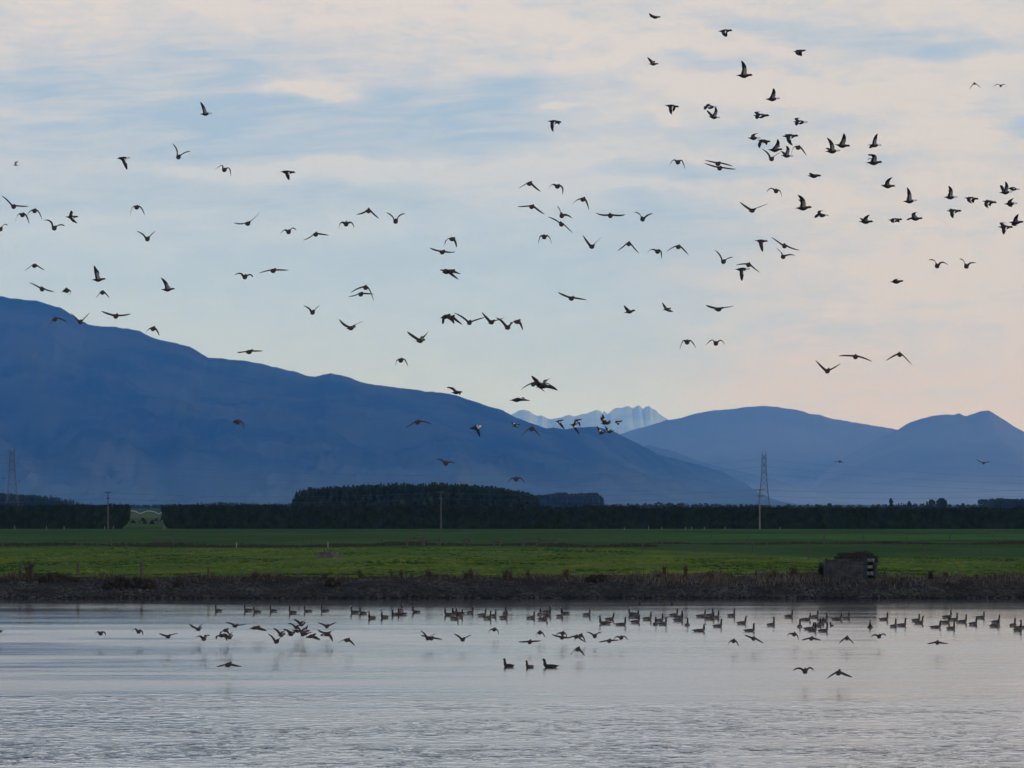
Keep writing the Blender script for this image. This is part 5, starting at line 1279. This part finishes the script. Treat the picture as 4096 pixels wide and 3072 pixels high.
for i, (vw, x, y, fc, ln) in enumerate(SWIM):
    ox, oy, kf = SW_V[vw]; u, v = ox + x * kf, oy + y * kf
    d = ground_d(v, 0.0); p = at(u, v, d); app = ln * kf / (F / d)
    cs = max(-1, min(1, app / .885))
    th = math.acos(cs)
    ang = {'L': math.pi - th * .8, 'R': th * .8, 'A': math.pi / 2 - .15, 'AR': math.pi / 2 - .55, 'T': -math.pi / 2 - .1, 'TL': -math.pi / 2 - .6}[fc]
    o = bpy.data.objects.new('goose', GM[[0,1,3,4,0,2,1,5,0,3][i % 10] if vw in 'def' or i % 3 else 0]); C.objects.link(o)
    o.location = (p.x, d, -0.015); o.rotation_euler = (0, 0, ang)
    o.scale = (1, 1, 1 + .06 * math.sin(i * 2.1))
    swim.append((o, u * .54, v * .54, fc))
gs = defaultdict(list)
for s_ in swim:
    pl = next(n for lim, n in STRETCH if s_[1] < lim)
    rowname = 'in the back row' if s_[2] < 1335 else ('in the middle row' if s_[2] < 1349 else 'in front')
    gs[(FACE[s_[3]], rowname, pl)].append(s_)
for (fc, rw, pl), lst in gs.items():
    for s_, od in zip(sorted(lst, key=lambda q_: q_[1]), ordinals(lst, lambda q_: q_[1])):
        prop(s_[0], ' '.join(x for x in (od, 'goose', fc, rw, pl) if x), 'goose', 'geese floating in a long line below the bank')
# three ducks in front and one small brown duck among the geese
for (vw, x, y, ang, k_, kd, lb) in (('d',310,1172,2.35,.80,'dark','dark duck swimming at the left of the front trio, back half turned'),
        ('d',622,1182,-2.2,.70,'brown','smallest brown duck swimming in the middle of the front trio'),
        ('d',925,1182,2.95,.86,'dark','dark long-necked duck swimming at the right of the front trio'),
        ('e',1575,567,-2.1,.55,'brown','small brown duck swimming among the geese below the hide')):
    ox, oy, kf = VIEWS[vw]; u, v = ox + x * kf, oy + y * kf; d = ground_d(v, 0.0); p = at(u, v, d)
    o = link('swimming_duck', goose_mesh('swimming_duck', kd, .85, .05, 0, 1.3)); o.location = (p.x, d, -.012); o.rotation_euler = (0, 0, ang); o.scale = (k_,) * 3
    prop(o, lb, 'duck', 'ducks swimming on the lake')
# ------------------------------------------------------------------ small birds on land
def trough_duck(x, top, ang, label):
    u = 800 + x * .4069; k = TD / F
    o = link('resting_duck', goose_mesh('resting_duck', 'dark', 1.0, .0, 0)); o.location = (gx(u, TD), TD + .05, LAND + land_off(tx_, TD) + .5); o.rotation_euler = (0, 0, ang)
    h = (top - 0) * k; o.scale = (.72, .72, .85); prop(o, label, 'duck', 'ducks resting in the trough')
trough_duck(1230, 20, 2.0, 'dark duck upright in the trough, left of two')
trough_duck(1273, 18, 1.1, 'dark duck upright in the trough, right of two')
def field_bird(reg, x, y, s, ang, kind, label):
    u, v = px(reg, x, y); d = ground_d(v, LAND); xx = gx(u, d)
    o = link('field_bird', goose_mesh('field_bird', kind, .55, .1, 0)); o.location = (xx, d, LAND + land_off(xx, d) + .04 * 1); o.rotation_euler = (0, 0, ang); o.scale = (s,) * 3
    prop(o, label, 'bird', 'small birds feeding in the paddock')
field_bird('O', 1227, 878, .5, 1.9, 'goose', 'pale speck of a bird feeding below the right hand rails')
field_bird('O', 1524, 872, .45, .6, 'dark', 'small dark bird feeding right of the pale speck')
field_bird('O', 1566, 916, .45, 2.6, 'dark', 'small dark bird nearest the bank below the right rails')
field_bird('P', 1205, 1255, .55, .4, 'dark', 'dark bird feeding in grass below the diagonal fence')
field_bird('P', 1052, 1150, .45, .4, 'goose', 'pale small bird beside the diagonal fence')
